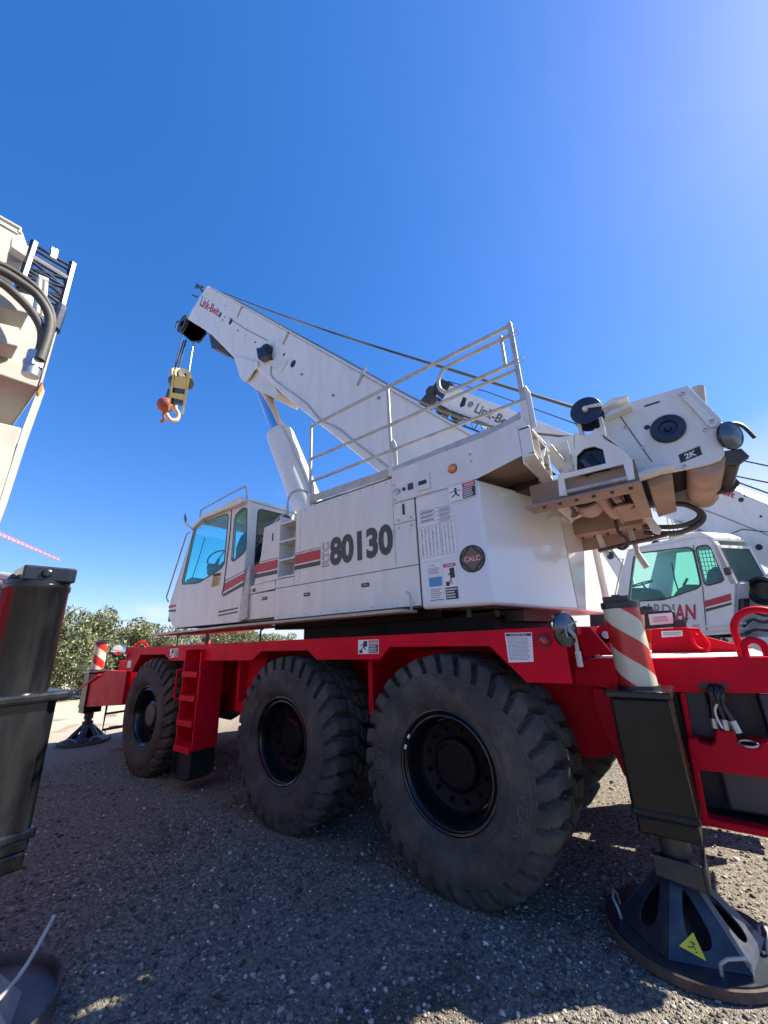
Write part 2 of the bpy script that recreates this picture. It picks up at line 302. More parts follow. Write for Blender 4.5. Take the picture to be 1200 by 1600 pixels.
def q_xz(x0, x1, z0, z1, y): return Quad((x0, y, z0), (x1, y, z0), (x1, y, z1), (x0, y, z1), (0, -1, 0))
def decal_text(name, body, m, parent, quad, bold=0.0, shear=0.0, th=0.0):
    mb = MB(); quad.text(mb, body, 0, 1, 0, 1, 0.0015, bold, shear); return mb.build(name, m, parent)
def text_rows(q, mb, u0, u1, v0, v1, n, h, frac=0.45, rag=0.25):
    for i in range(n):
        a = v0+(v1-v0)*(i+0.28)/n; x = u0
        end = u1-(u1-u0)*rag*random.random()
        while x < end-0.01:
            w = (u1-u0)*random.uniform(0.05, 0.16); q.rect(mb, x, min(x+w, end), a, a+(v1-v0)/n*frac, h); x += w+(u1-u0)*0.025

# ================================================================ GROUND
gm = MB(); gm.add([(-900, -900, 0), (900, -900, 0), (900, 900, 0), (-900, 900, 0)], [(0, 1, 2, 3)])
ground = struct(gm.build('ground', 'ground'))

# ================================================================ MAIN CRANE
YC = 1.60          # centre line of the machine
crane = root('mobile_crane', 'red and white three axle mobile crane marked 80130 with raised boom', 'crane', (-2.5, YC, 0))
def P(name, mb, m, parent=None, **k): return mb.build(name, m, crane if parent is None else parent, **k)

# ---------------- carrier
ZT = 1.872
prof = [(-6.74, ZT), (1.04, ZT), (1.04, 1.485), (0.722, 1.485), (0.465, 1.748), (-0.55, 1.762), (-0.672, 1.65), (-1.549, 1.65), (-1.70, 1.748), (-2.56, 1.752), (-2.75, 1.645),
        (-3.905, 1.645), (-3.905, 1.80), (-4.36, 1.80), (-4.36, 1.645), (-4.951, 1.645), (-5.155, 1.742), (-6.055, 1.748), (-6.323, 1.46), (-6.62, 1.475)]
deck = P('deck', MB().box(-6.74, 1.04, 0.085, 3.115, 1.80, ZT-0.002), 'red', bevel=0.006)
for y0 in (0.05, 3.12):
    P('fascia', MB().xz(prof, y0, y0+0.03), 'red', deck, bevel=0.005)
# fender arches behind the fascia
for x0, x1, z0, z1 in ((-6.33, -6.05, 1.45, 1.745), (0.47, 0.73, 1.745, 1.48)):
    for ya in (0.082, 2.42): P('fender', MB().prism([(x0, ya, z0), (x1, ya, z1), (x1, ya, z1+0.02), (x0, ya, z0+0.02)], (0, 0.70, 0)), 'red', deck)
frame = P('chassis', MB().xz([(-8.0, 1.70), (1.05, 1.70), (1.05, 0.85), (0.9, 0.80), (-6.5, 0.80), (-8.0, 0.95)], 0.98, 2.22), 'red', bevel=0.01)
cm = MB()
for x in (-6.2, -4.6, -3.4, -1.0): P('cross_plate', MB().box(x-0.03, x+0.03, 0.3, 2.9, 1.1, 1.80), 'red', frame)
P('side_box', MB().box(-3.62, -2.95, 0.42, 0.97, 0.95, 1.79), 'red', frame, bevel=0.01)
P('side_box', MB().box(-3.5, -2.95, 2.23, 2.9, 0.95, 1.79), 'red', frame, bevel=0.01)
for x in (0.0, -2.055, -5.445):
    ax = MB().cyl((x, 0.35, 0.832), (x, 2.85, 0.832), 0.14, n=20); ax.lathe([(0.02, -0.30), (0.24, -0.24), (0.32, 0), (0.24, 0.24), (0.02, 0.30)], (x, 1.5, 0.832), (0, 1, 0), 20)
    P('axle', ax, 'dark_steel', smooth=40)

# ---------------- wheels
TR, TH = 0.862, 0.832        # tyre radius and axle height (the tyre is flattened where it stands)
def tyre_mesh():
    prof = [(0.425, -0.355, 0), (0.46, -0.385, 0), (0.53, -0.410, 0), (0.61, -0.418, 0), (0.68, -0.410, 0), (0.715, -0.396, 0), (0.728, -0.392, 0.3), (0.742, -0.390, 0.7), (0.765, -0.384, 0.95), (0.79, -0.374, 1), (0.815, -0.360, 1), (0.838, -0.348, 1), (0.852, -0.33, 1)]
    top = [(0.858+0.006*(1-(y/0.3)**2), y, 1) for y in np.linspace(-0.30, 0.30, 42)]
    full = prof+[(r, y, g) for r, y, g in top]+[(r, -y, g) for r, y, g in prof[::-1]]
    N = 540; NL = 30; K = len(full)
    th = np.arange(N)/N*2*PI; V = np.zeros((K, N, 3))
    for k, (r, y, g) in enumerate(full):
        t = y/0.36; side = 0.0 if t < 0 else 0.5
        ph = th*NL/(2*PI)+0.55*np.sin(2.6*t)*(1 if t < 0 else 1)+0.10*np.sin(9*t)
        fr = ph % 1.0
        gr = np.clip(np.minimum(fr/0.05, (0.31-fr)/0.05), 0, 1)*g
        depth = 0.058*gr
        cg = max(math.exp(-((t-0.30)/0.035)**2), math.exp(-((t+0.30)/0.035)**2), 0.8*math.exp(-(t/0.03)**2))*0.026*(g > 0.99)*(abs(t) < 0.7)       # shallow groove round the middle
        rr = r-depth-cg*(1-gr)
        rr = rr-0.004*g*np.sin(th*NL/(2*PI)*4*PI+3*t)*0.4
        V[k, :, 0] = rr*np.cos(th); V[k, :, 1] = y+np.sign(y)*(-0.030*gr*(abs(y) > 0.32)); V[k, :, 2] = rr*np.sin(th)
    z = V[:, :, 2]; low = z < -(TH-0.004)
    V[:, :, 2] = np.where(low, -(TH-0.004)+(z+TH-0.004)*0.05, z)
    bul = np.clip((-z-0.45)/0.38, 0, 1)**2           # bulge of the loaded sidewall
    V[:, :, 1] += np.sign(V[:, :, 1])*bul*0.030*(np.abs(V[:, :, 1]) > 0.32)
    vs = V.reshape(-1, 3); fs = []
    for k in range(K-1):
        for i in range(N): fs.append((k*N+i, k*N+(i+1) % N, (k+1)*N+(i+1) % N, (k+1)*N+i))
    me = bpy.data.meshes.new('tyre'); me.from_pydata(vs.tolist(), [], fs); me.materials.append(MATS['rubber'])
    bm = bmesh.new(); bm.from_mesh(me); bmesh.ops.recalc_face_normals(bm, faces=bm.faces); bm.to_mesh(me); bm.free()
    me.shade_smooth(); me.set_sharp_from_angle(angle=rad(38)); return me
TYRE = tyre_mesh()
def tyre_text():
    m = MB()
    for body_, a0, a1, r0, r1 in (('GOODYEAR', 0.62, -0.55, 0.585, 0.66), ('GOODYEAR', 3.75, 2.6, 0.585, 0.66)):
        v, f = text_polys(body_, -0.004)
        P_ = []
        for u, w in v:
            a = a0+(a1-a0)*u; r = r0+(r1-r0)*w; P_.append((r*math.cos(a), -0.4205+0.25*(r-0.62)**2, r*math.sin(a)))
        m.add(P_, f)
    for r in (0.50, 0.695): m.lathe([(r, 0.404 if r < 0.6 else 0.404), (r+0.003, 0.408 if r < 0.6 else 0.409), (r+0.006, 0.404)], (0, 0, 0), (0, -1, 0), 96)
    o = m.build('raised_lettering', 'tyre_letters', recalc=False); me = o.data; bpy.data.objects.remove(o); return me
TYRETEXT = tyre_text()
def wheel(x, near, hubtype):
    e = (0, -1, 0)
    rim = MB().lathe([(0.415, -0.20), (0.425, 0.335), (0.437, 0.352), (0.436, 0.366), (0.425, 0.370), (0.412, 0.362), (0.408, 0.345), (0.396, 0.338), (0.392, 0.352), (0.380, 0.356), (0.372, 0.345), (0.368, 0.30), (0.345, 0.24), (0.338, 0.15), (0.335, 0.10)], (0, 0, 0), e, 64)
    ob = rim.build('wheel', 'rim_black', crane, smooth=35); ob.location = (x, 0.362 if near else 3.2-0.362, TH)
    if not near: ob.rotation_euler = (0, 0, PI)
    def sub(nm, mb, m, **k):
        o = mb.build(nm, m, None, **k) if isinstance(mb, MB) else bpy.data.objects.new(nm, mb)
        if not isinstance(mb, MB): COL.objects.link(o)
        o.parent = ob; return o
    t = sub('tyre', TYRE, None)
    if near:
        lt_ = bpy.data.objects.new('raised_lettering', TYRETEXT); COL.objects.link(lt_); lt_.parent = ob; lt_.rotation_euler = (0, {0.0: 0.0, -2.055: 0.35, -5.445: 1.2}[x], 0)
    if not near: t.rotation_euler = (0, 0, 0)
    sub('disc', MB().lathe([(0.337, 0.24), (0.32, 0.205), (0.24, 0.18), (0.0, 0.18)], (0, 0, 0), e, 48), 'hub_black', smooth=35)
    if hubtype == 'deep':
        sub('hub', MB().lathe([(0.20, 0.18), (0.20, 0.215), (0.185, 0.235), (0.165, 0.24), (0.16, 0.225), (0.04, 0.225), (0.0, 0.225)], (0, 0, 0), e, 40), 'hub_black', smooth=35)
        R0 = 0.262; D0 = 0.185
    else:
        sub('hub', MB().lathe([(0.235, 0.0), (0.235, 0.21), (0.225, 0.225), (0.215, 0.225), (0.21, 0.26), (0.195, 0.275), (0.17, 0.28), (0.16, 0.27), (0.05, 0.27), (0.0, 0.27)], (0, 0, 0), e, 40), 'rim_black', smooth=35)
        sub('hub_cap', MB().lathe([(0.165, 0.27), (0.16, 0.292), (0.12, 0.302), (0.03, 0.306), (0.0, 0.306)], (0, 0, 0), e, 32), 'dust_hub', smooth=35)
        R0 = 0.275; D0 = 0.195
    if near:
        nb = MB().cyl((0, 0, 0), (0, -0.03, 0), 0.018, n=6)
        nb.cyl((0, -0.03, 0), (0, -0.045, 0), 0.010, n=8); first = None
        for i in range(12):
            a = 2*PI*(i+0.5)/12
            if first is None: o = first = nb.build('lug_nut', 'hub_black')
            else: o = first.copy(); COL.objects.link(o)
            o.parent = ob; o.location = (R0*math.cos(a), -D0, R0*math.sin(a))
        for a in (2.55, 2.78):
            pl = MB().prism([Vector((math.cos(a+s)*r, -0.372, math.sin(a+s)*r)) for s, r in ((0, 0.385), (0.09, 0.385), (0.085, 0.405), (0.0, 0.402))], (0, -0.003, 0))
            if hubtype == 'deep' and x == 0: sub('weight', pl, 'paper')
for x, ht in ((0.0, 'deep'), (-2.055, 'deep'), (-5.445, 'cap')):
    wheel(x, True, ht); wheel(x, False, ht)

# ---------------- boarding ladder on the near side
lad = P('ladder', MB().xz([(-3.93, 1.80), (-3.90, 1.80), (-3.90, 0.50), (-3.93, 0.52)], 0.0, 0.36), 'red', bevel=0.004)
P('rail', MB().xz([(-4.385, 1.80), (-4.355, 1.80), (-4.355, 0.50), (-4.385, 0.50)], 0.0, 0.30), 'red', lad, bevel=0.004)
P('back_plate', MB().box(-4.36, -3.92, 0.30, 0.32, 0.52, 1.80), 'red', lad)
for z in (1.50, 1.185, 0.865, 0.545): P('step', MB().box(-4.36, -3.925, -0.03, 0.20, z-0.075, z), 'red', lad, bevel=0.006)
P('flexible_step', MB().box(-4.37, -3.93, 0.03, 0.06, 0.17, 0.47).box(-4.385, -4.365, 0.0, 0.30, 0.17, 0.50).box(-3.925, -3.905, 0.0, 0.34, 0.19, 0.50), 'black', lad)
P('step', MB().box(-4.37, -3.92, -0.03, 0.30, 0.16, 0.20), 'black', lad, bevel=0.004)
for x in (-4.47, -3.80):
    xi = x+(0.08 if x < -4 else -0.08)
    P('grab_rail', MB().tube(smooth_path([(xi, 0.05, 1.52), (x, -0.03, 1.52), (x, -0.04, 1.47), (x, -0.04, 1.17), (x, -0.03, 1.13), (xi, 0.05, 1.12)], 5), 0.014), 'red', lad, smooth=60)
for xa, xb in ((-5.0, -4.1), (-4.05, -2.75)):
    P('deck_rail', MB().tube(smooth_path([(xa, 0.16, ZT), (xa, 0.16, ZT+0.13), (xa+0.05, 0.16, ZT+0.17), (xb-0.05, 0.16, ZT+0.17), (xb, 0.16, ZT+0.13), (xb, 0.16, ZT)], 4), 0.013), 'rim_black', smooth=60)

# ---------------- outrigger boxes and jacks
def jack(cx, cy, hs):
    h = P('outrigger_jack', MB().box(cx-0.175, cx+0.175, cy-0.175, cy+0.175, 0.70, 1.385), 'jack_black', bevel=0.02)
    P('collar', MB().box(cx-0.198, cx+0.198, cy-0.198, cy+0.198, 1.385, 1.43), 'worn_black', h, bevel=0.012)
    P('foot_band', MB().box(cx-0.182, cx+0.182, cy-0.182, cy+0.182, 0.685, 0.735).box(cx-0.165, cx+0.165, cy-0.165, cy+0.165, 0.585, 0.684), 'jack_black', h, bevel=0.015)
    sl = P('sleeve', MB().lathe([(0.0, 0.0), (0.122, 0.0), (0.122, 0.55), (0.0, 0.55)], (0, 0, 0), n=40), 'hazard', h, smooth=40); sl.location = (cx, cy, 1.445)
    P('sleeve_base', MB().lathe([(0.135, 1.43), (0.135, 1.452), (0.12, 1.452)], (cx, cy, 0), n=40), 'black', h, smooth=40)
    P('cap', MB().lathe([(0.126, 1.985), (0.131, 1.99), (0.131, 2.03), (0.118, 2.035), (0.0, 2.035)], (cx, cy, 0), n=40).box(cx-0.10, cx+0.07, cy-0.075, cy+0.075, 2.03, 2.075).box(cx-0.035, cx+0.015, cy-0.08, cy+0.08, 2.07, 2.085), 'black', h, smooth=40)
    P('ram', MB().lathe([(0.085, 0.60), (0.085, 0.46), (0.062, 0.45), (0.062, 0.36), (0.05, 0.35), (0.05, 0.30)], (cx, cy, 0), n=28), 'dark_steel', h, smooth=40)
    return h
def float_pad(cx, cy, h, deck_red=True, a0=0.3, R=0.46, m='blue_float'):
    pm = MB().lathe([(R-0.02, 0.004), (R, 0.01), (R, 0.055), (R-0.012, 0.06), (R-0.02, 0.05), (0.0, 0.045)], (cx, cy, 0), n=56)
    pad = P('float_pad', pm, 'rust', h, smooth=40)
    pl = P('float_plate', MB().lathe([(R-0.022, 0.050), (R-0.024, 0.062), (0.0, 0.064)], (cx, cy, 0), n=56), m, h, smooth=40)
    # six sided cone with openings
    n = 6; rb, rt = R-0.08, 0.085; zb, zt = 0.062, 0.37; cn = MB()
    def cp(a, k): 
        r = rb+(rt-rb)*k; return Vector((cx+r*math.cos(a), cy+r*math.sin(a), zb+(zt-zb)*k))
    for i in range(n):
        a, b = a0+2*PI*i/n, a0+2*PI*(i+1)/n
        A, B, C, D = cp(a, 0), cp(b, 0), cp(b, 1), cp(a, 1)
        def q(u, k): return (A*(1-u)+B*u)*(1-k)+(D*(1-u)+C*u)*k
        ins = [q(0.5+0.23*math.cos(t)*(1.15-0.5*(0.5+0.5*math.sin(t))), 0.47+0.32*math.sin(t)) for t in np.linspace(-PI/2, 1.5*PI, 25)[:-1]]
        o = len(cn.v)
        cn.v += [tuple(p) for p in ins]+[tuple(q(0.5+0.5*max(-1, min(1, 1.6*math.cos(t))), 0.5+0.5*max(-1, min(1, 1.6*math.sin(t))))) for t in np.linspace(-PI/2, 1.5*PI, 25)[:-1]]
        for k in range(24): cn.f.append((o+k, o+(k+1) % 24, o+24+(k+1) % 24, o+24+k)); cn.m.append(0)
    co = P('cone', cn, m, h, recalc=True); s = co.modifiers.new('sheet', 'SOLIDIFY'); s.thickness = 0.012; s.offset = 0
    P('socket', MB().lathe([(0.088, 0.36), (0.10, 0.37), (0.10, 0.41), (0.07, 0.42), (0.07, 0.37)], (cx, cy, 0), n=24), 'dark_steel', h, smooth=40)
    for a in (0.15, 1.9, 3.3, 5.35):
        t = Vector((-math.sin(a), math.cos(a), 0)); c = Vector((cx+(R-0.10)*math.cos(a), cy+(R-0.10)*math.sin(a), 0.06)); o = Vector((math.cos(a), math.sin(a), 0))
        P('carry_handle', MB().tube([c-t*0.08, c-t*0.08+Vector((0, 0, 0.055))+o*0.01, c-t*0.05+Vector((0, 0, 0.085))+o*0.03, c+t*0.05+Vector((0, 0, 0.085))+o*0.03, c+t*0.08+Vector((0, 0, 0.055))+o*0.01, c+t*0.08], 0.009), 'galv' if m == 'blue_float' else 'worn_black', h, smooth=60)
    return pad
JR = (1.395, 0.43); JF = (-9.0, 0.36)
jr = jack(*JR, 0); float_pad(1.36, 0.47, jr)
# retaining bracket over the float
P('bracket', MB().prism([(1.27, 0.31, 0.36), (1.52, 0.31, 0.33), (1.52, 0.31, 0.46), (1.27, 0.31, 0.47)], (0, 0.02, 0)).prism([(1.52, 0.31, 0.33), (1.54, 0.31, 0.33), (1.54, 0.31, 0.46), (1.52, 0.31, 0.46)], (0, 0.25, 0)), 'dark_steel', jr, bevel=0.006)
# warning triangle
fcs = []
for i in range(6):
    a, b = 0.3+2*PI*i/6, 0.3+2*PI*(i+1)/6
    A, B, D = [Vector((1.36+r*math.cos(t), 0.47+r*math.sin(t), z)) for t, r, z in ((a, 0.38, 0.062), (b, 0.38, 0.062), (a, 0.085, 0.37))]
    nn = (B-A).cross(D-A).normalized(); fcs.append((nn.dot((CAM-A).normalized())-0.25*nn.x, A, nn))
_, A, nn = max(fcs, key=lambda t: t[0])
tri = [onp(a, b, A+nn*0.009, nn) for a, b in ((1083, 1457), (1061, 1478), (1104, 1502))]
tq = P('warning_triangle', MB().prism(tri, nn*0.002), 'yellow_decal', jr)
c_ = sum(tri, Vector())/3+nn*0.003; e1 = (tri[2]-tri[1]).normalized(); e2 = nn.cross(e1)
if e2.z < 0: e2 = -e2
mk = MB()
for a, b, c, d in ((0, 0.022, 0.004, 0.002), (0.004, 0.002, -0.008, -0.012), (0.004, 0.002, 0.014, -0.010), (-0.014, 0.012, 0.012, 0.014), (-0.022, -0.016, -0.012, -0.006), (0.02, -0.016, 0.012, -0.020)): mk.tube([c_+e1*a+e2*b, c_+e1*c+e2*d], 0.0022, 4)
P('triangle_mark', mk, 'ink', jr)
jf = jack(*JF, 0); float_pad(JF[0], JF[1], jf, a0=0.5, R=0.47)
jo = jack(1.395, 3.2-0.43, 0); float_pad(1.395, 2.77, jo)
jg = jack(-9.0, 3.2-0.36, 0); float_pad(-9.0, 2.84, jg)

# rear outrigger box: end frame with two beam openings on each side
YB = 0.80
rb = P('rear_outrigger_box', MB().box(1.10, 2.22, 1.10, 2.10, 1.00, 1.585), 'red', bevel=0.01)
def end(pts, x_end=None):
    r = [on(a, b, 1, YB) for a, b in pts]; return [(p.x if a < 1195 else 2.22, p.z) for p, (a, b) in zip(r, pts)]
top_bar = end(((897, 1031), (1200, 1026), (1200, 1083), (1062, 1082), (969, 1082), (940, 1074), (925, 1073), (898, 1070)))
leg_l = end(((925, 1074), (969, 1083), (1000, 1180), (976, 1214), (930, 1112)))
post = end(((1062, 1083), (1070, 1083), (1106, 1279), (1200, 1301), (1200, 1311), (1096, 1290)))
bar = end(((1073, 1150), (1088, 1150), (1092, 1157), (1110, 1161), (1116, 1156), (1117, 1137), (1146, 1139), (1153, 1158), (1158, 1164), (1182, 1165), (1188, 1156), (1200, 1157), (1200, 1211), (1081, 1198)))
ZB1 = top_bar[0][1]
P('top_plate', MB().box(1.0, 2.22, YB+0.121, 3.2-YB-0.121, ZB1-0.03, ZB1+0.002), 'dusty_top', rb)
for yy in (YB, 3.2-YB-0.12):
    P('end_frame', MB().xz(top_bar, yy, yy+0.12), 'red', rb, bevel=0.008)
    P('end_frame', MB().xz(leg_l, yy, yy+0.10), 'red', rb, bevel=0.008)
    P('end_frame', MB().xz(post, yy+0.004, yy+0.11), 'red', rb, bevel=0.01)
    P('beam_bar', MB().xz(bar, yy-0.07, yy+0.03), 'red', rb, bevel=0.012)
    z0, z1 = post[5][1]+0.05, top_bar[3][1]
    P('recess', MB().box(1.55, 2.21, yy+0.305, yy+0.33, z0-0.05, z1).box(1.55, 1.585, yy+0.12, yy+0.30, z0-0.05, z1).box(1.59, 2.21, yy+0.12, yy+0.30, z0-0.05, z0-0.02), 'ink', rb)
    P('beam_end', MB().box(1.72, 2.10, yy+0.16, yy+0.30, z0+0.02, 1.0), 'charcoal', rb, bevel=0.02)
    P('beam_end', MB().box(1.60, 1.76, yy+0.11, yy+0.30, 1.05, z1), 'navy', rb, bevel=0.01)
    P('beam_end', MB().box(2.06, 2.2, yy+0.11, yy+0.30, 1.05, z1), 'navy', rb, bevel=0.01)
    P('beam_end', MB().box(1.765, 2.055, yy+0.24, yy+0.30, 1.05, z1), 'ink', rb)
P('stub_beam', MB().box(1.26, 1.53, 0.60, 1.1, 0.80, 1.30), 'jack_black', rb, bevel=0.01)
P('gusset', MB().xz(end(((928, 1080), (960, 1090), (940, 1150), (932, 1110))), YB+0.3, YB+0.34), 'red', rb)
sl_ = end(((1090, 1073), (1096, 1066), (1132, 1067), (1140, 1074), (1135, 1080), (1095, 1079)))
P('slot', MB().xz(sl_, YB-0.004, YB), 'ink', rb)
HP = lambda a, b, dy: on(a, b, 1, YB+dy)
for pts, rr_ in ((((1112, 1070), (1110, 1080), (1112, 1100), (1114, 1122), (1115, 1136)), 0.02), (((1118, 1070), (1120, 1082), (1122, 1102), (1130, 1122), (1133, 1138)), 0.021), (((1124, 1071), (1127, 1084), (1130, 1104), (1142, 1124), (1152, 1142)), 0.02), (((1115, 1070), (1116, 1084), (1117, 1108), (1122, 1140)), 0.016)):
    P('hydraulic_hose', MB().tube(smooth_path([HP(*pts[0], 0.02)]+[HP(a, b, -0.05) for a, b in pts[1:]], 5), rr_), 'rim_black', rb, smooth=60)
for a, b, c, d in ((1114, 1122, 1116, 1137), (1131, 1124, 1134, 1140), (1143, 1126, 1153, 1145)): P('hose_fitting', MB().cyl(HP(a, b, -0.05), HP(c, d, -0.05), 0.026, n=10), 'steel', rb, smooth=40)
P('white_hose', MB().tube(smooth_path([HP(a, b, -0.085) for a, b in ((1120, 1100), (1117, 1112), (1123, 1128), (1129, 1138))], 5), 0.008, 6), 'lamp_white', rb, smooth=60)
P('pin_ring', MB().tube(arc(HP(1169, 1162, -0.09), 0.05, 0, 2*PI, 16, (1, 0, 0), (0, 0.9, 0.2))[:-1], 0.007, 6, True), 'steel', rb, smooth=60)

# front outrigger box
fb = P('front_outrigger_box', MB().xz([(-8.35, 1.62), (-7.35, 1.62), (-6.95, 1.55), (-6.95, 0.85), (-8.35, 0.80)], 0.55, 2.65), 'red', bevel=0.01)
P('outrigger_arm', MB().xz([(-9.25, 1.10), (-9.12, 1.13), (-8.0, 1.45), (-7.0, 1.45), (-7.0, 0.86), (-9.20, 0.69)], 0.22, 0.30).xz([(-9.25, 1.10), (-9.12, 1.13), (-8.3, 1.38), (-8.3, 1.34), (-9.24, 1.06)], 0.17, 0.54), 'red', fb, bevel=0.006)
P('outrigger_arm', MB().xz([(-9.25, 1.10), (-9.12, 1.13), (-8.0, 1.45), (-7.0, 1.45), (-7.0, 0.86), (-9.20, 0.69)], 2.90, 2.98), 'red', fb, bevel=0.006)
P('bumper_frame', MB().tube([(-8.35, 0.45, 0.83), (-8.38, 0.45, 0.28), (-8.34, 2.6, 0.28), (-8.34, 2.6, 0.83)], 0.025).tube([(-8.38, 0.45, 0.58), (-8.34, 2.6, 0.58)], 0.022), 'rust', fb)
for xx, yy in ((-7.55, 0.35), (-7.15, 0.35)):
    pass
P('tow_loop', MB().tube(arc((-7.6, 0.65, 1.85), 0.13, -0.3, PI+0.3, 14, (0.6, 0.8, 0)), 0.024).cyl((-7.53, 0.74, 1.6), (-7.53, 0.74, 1.84), 0.024).cyl((-7.67, 0.56, 1.6), (-7.67, 0.56, 1.84), 0.024), 'red', fb, smooth=60)
for (pa, pb, pt), yl in ((((1149, 1032), (1148, 988), (1168, 953)), 1.05), (((1161, 1030), (1162, 1014), (1180, 1001)), 0.95)):
    A, B, T = on(*pa, 1, yl), on(*pb, 1, yl), on(*pt, 1, yl); rr = max(0.06, T.z-B.z)
    P('tow_loop', MB().tube([(B.x, yl, 1.60)]+arc((B.x+rr, yl, B.z), rr, PI, 0, 16)+[(B.x+2*rr, yl, 1.60)], 0.026, 10), 'red', rb, smooth=60)

# mirrors, lamps on the carrier
def mirror(c, r, nrm, foot):
    c, nrm, foot = Vector(c), Vector(nrm).normalized(), Vector(foot)
    m = P('mirror', MB().lathe([(0.0, 0.016), (r*0.6, 0.012), (r*0.94, 0.0), (r, -0.006), (r*0.98, -0.02), (r*0.7, -0.035), (0.0, -0.04)], c, nrm, 36), 'chrome' if foot.x < -3 else 'dark_mirror', smooth=50)
    P('bracket', MB().tube([c-nrm*0.04, c-nrm*0.06+Vector((0.01, 0, -0.03)), foot+Vector((0, 0, 0.08)), foot], 0.013).cyl(foot, foot-Vector((0, 0, 0.10)), 0.02, n=10), 'galv', m, smooth=60)
    return m
m1 = mirror((1.075, -0.06, 1.85), 0.118, (-0.90, 0.44, 0.05), (1.12, 0.03, 1.70))
P('brace', MB().cyl((1.09, -0.09, 1.87), (1.02, -0.10, 1.95), 0.006, n=6).cyl((1.09, -0.09, 1.87), (1.115, -0.16, 1.80), 0.006, n=6).cyl((1.09, -0.09, 1.87), (1.16, -0.02, 1.9), 0.006, n=6), 'galv', m1)
mirror((-6.80, -0.05, 1.83), 0.125, (0.8, -0.6, 0.05), (-6.86, 0.16, 1.62))
for x, z, r, m in ((0.90, 1.78, 0.036, 'lamp_red'), (-6.62, 1.73, 0.03, 'amber')):
    lp = P('marker_lamp', MB().lathe([(r*1.35, 0), (r*1.35, 0.012), (r, 0.014)], (x, 0.05, z), (0, -1, 0), 24), 'ink', smooth=40)
    P('lens', MB().lathe([(r, 0.012), (r*0.9, 0.026), (r*0.5, 0.034), (0, 0.036)], (x, 0.05, z), (0, -1, 0), 24), m, lp, smooth=60)
# rear deck: plates, winch guards, hooks seen over the outrigger box
rd = P('rear_bracket', MB().xz([(0.97, 1.86), (1.10, 1.86), (1.22, 1.66), (1.02, 1.62)], 0.72, 0.80), 'red', bevel=0.006)
TP = lambda y, *pts: [on(a, b, 1, y) for a, b in pts]
P('tow_plate', MB().prism(TP(1.75, (1018, 983), (1075, 980), (1088, 991), (1155, 1008), (1155, 1020), (1018, 1021)), (0, 0.04, 0)), 'red', rd, bevel=0.006)
P('shackle', MB().tube(smooth_path(TP(1.68, (1078, 984), (1082, 1003), (1092, 1014), (1104, 1015), (1106, 1006), (1097, 994), (1091, 986)), 5), 0.020, 8), 'red', rd, smooth=60)
P('shackle_pin', MB().cyl(*TP(1.68, (1075, 985), (1094, 986)), 0.028, n=10), 'red', rd, smooth=60)
P('lamp_plate', MB().lathe([(0.0, 0.0), (0.075, 0.0), (0.075, 0.02), (0.0, 0.02)], (1.17, 1.0, 1.80), (0, -1, 0), 28).box(1.095, 1.245, 0.98, 1.0, 1.62, 1.79), 'red', rd, smooth=40)
P('lens', MB().lathe([(0.034, 0.02), (0.03, 0.034), (0.0, 0.04)], (1.17, 1.0, 1.79), (0, -1, 0), 20), 'lamp_white', rd, smooth=60)
npl = P('name_plate', MB().prism(TP(1.745, (1033, 986), (1066, 985), (1067, 994), (1034, 996)), (0, -0.004, 0)), 'paper', rd)
mb = MB(); q = Quad(*TP(1.739, (1034, 995), (1066, 993.5), (1066, 986), (1034, 986.5)), (0, -1, 0)); text_rows(q, mb, 0.08, 0.92, 0.15, 0.85, 2, 0.0); mb.build('lettering', 'ink_grey', rd)
lb = P('label_box', MB().prism(TP(1.9, (1006, 956), (1050, 953), (1055, 957), (1057, 975), (1053, 980), (1008, 984)), (0, 0.10, 0)), 'black', bevel=0.012)
P('label', MB().prism(TP(1.895, (1013, 960), (1050, 957), (1053, 974), (1016, 977)), (0, -0.004, 0)), 'paper', lb)
mb = MB(); q = Quad(*TP(1.889, (1016, 976), (1052, 973), (1050, 958), (1014, 961)), (0, -1, 0)); text_rows(q, mb, 0.15, 0.85, 0.2, 0.8, 3, 0.0); mb.build('lettering', 'ink_grey', lb)
P('label_box', MB().prism(TP(1.9, (921, 960), (950, 959), (952, 980), (922, 981)), (0, 0.08, 0)), 'black', bevel=0.012)
P('label_box', MB().prism(TP(1.88, (1052, 969), (1070, 968), (1074, 980), (1052, 983)), (0, 0.08, 0)), 'black', bevel=0.01)

# ---------------- turntable and upper body
P('turntable', MB().lathe([(0.0, 1.874), (1.05, 1.874), (1.05, 1.99), (0.95, 2.0), (0.95, 2.10), (0.0, 2.10)], (-1.35, YC, 0), n=48), 'hub_black', smooth=40)
YU = 0.20
body = P('hood', MB().box(-2.14, -0.25, YU+0.028, 2.97, 2.12, 3.54).box(-2.60, -2.145, YU+0.27, 2.97, 2.12, 3.54).box(-3.19, -2.14, YU+0.029, YU+0.2, 2.14, 2.62), 'seam')
def panel(nm, x0, x1, z0, z1, y=YU, m='white', parent=None, th=0.022, bevel=0.004):
    return P(nm, MB().box(x0, x1, y, y+th, z0, z1), m, body if parent is None else parent, bevel=bevel)
panel('panel', -3.20, -2.535, 2.17, 2.515); panel('panel', -2.530, -0.252, 2.135, 2.533)
P('sill', MB().xz([(-3.20, 2.516), (-2.53, 2.536), (-2.53, 2.60), (-2.545, 2.65), (-3.20, 2.63)], YU-0.012, YU+0.20), 'white', body, bevel=0.006)
big = panel('panel', -2.050, -0.528, 2.540, 3.555)
panel('panel', -2.15, -2.055, 2.540, 3.555)
panel('panel', -2.53, -2.155, 2.540, 2.655)
door = panel('door', -0.523, -0.252, 2.540, 3.005); dtop = panel('door', -0.523, -0.252, 3.011, 3.245)
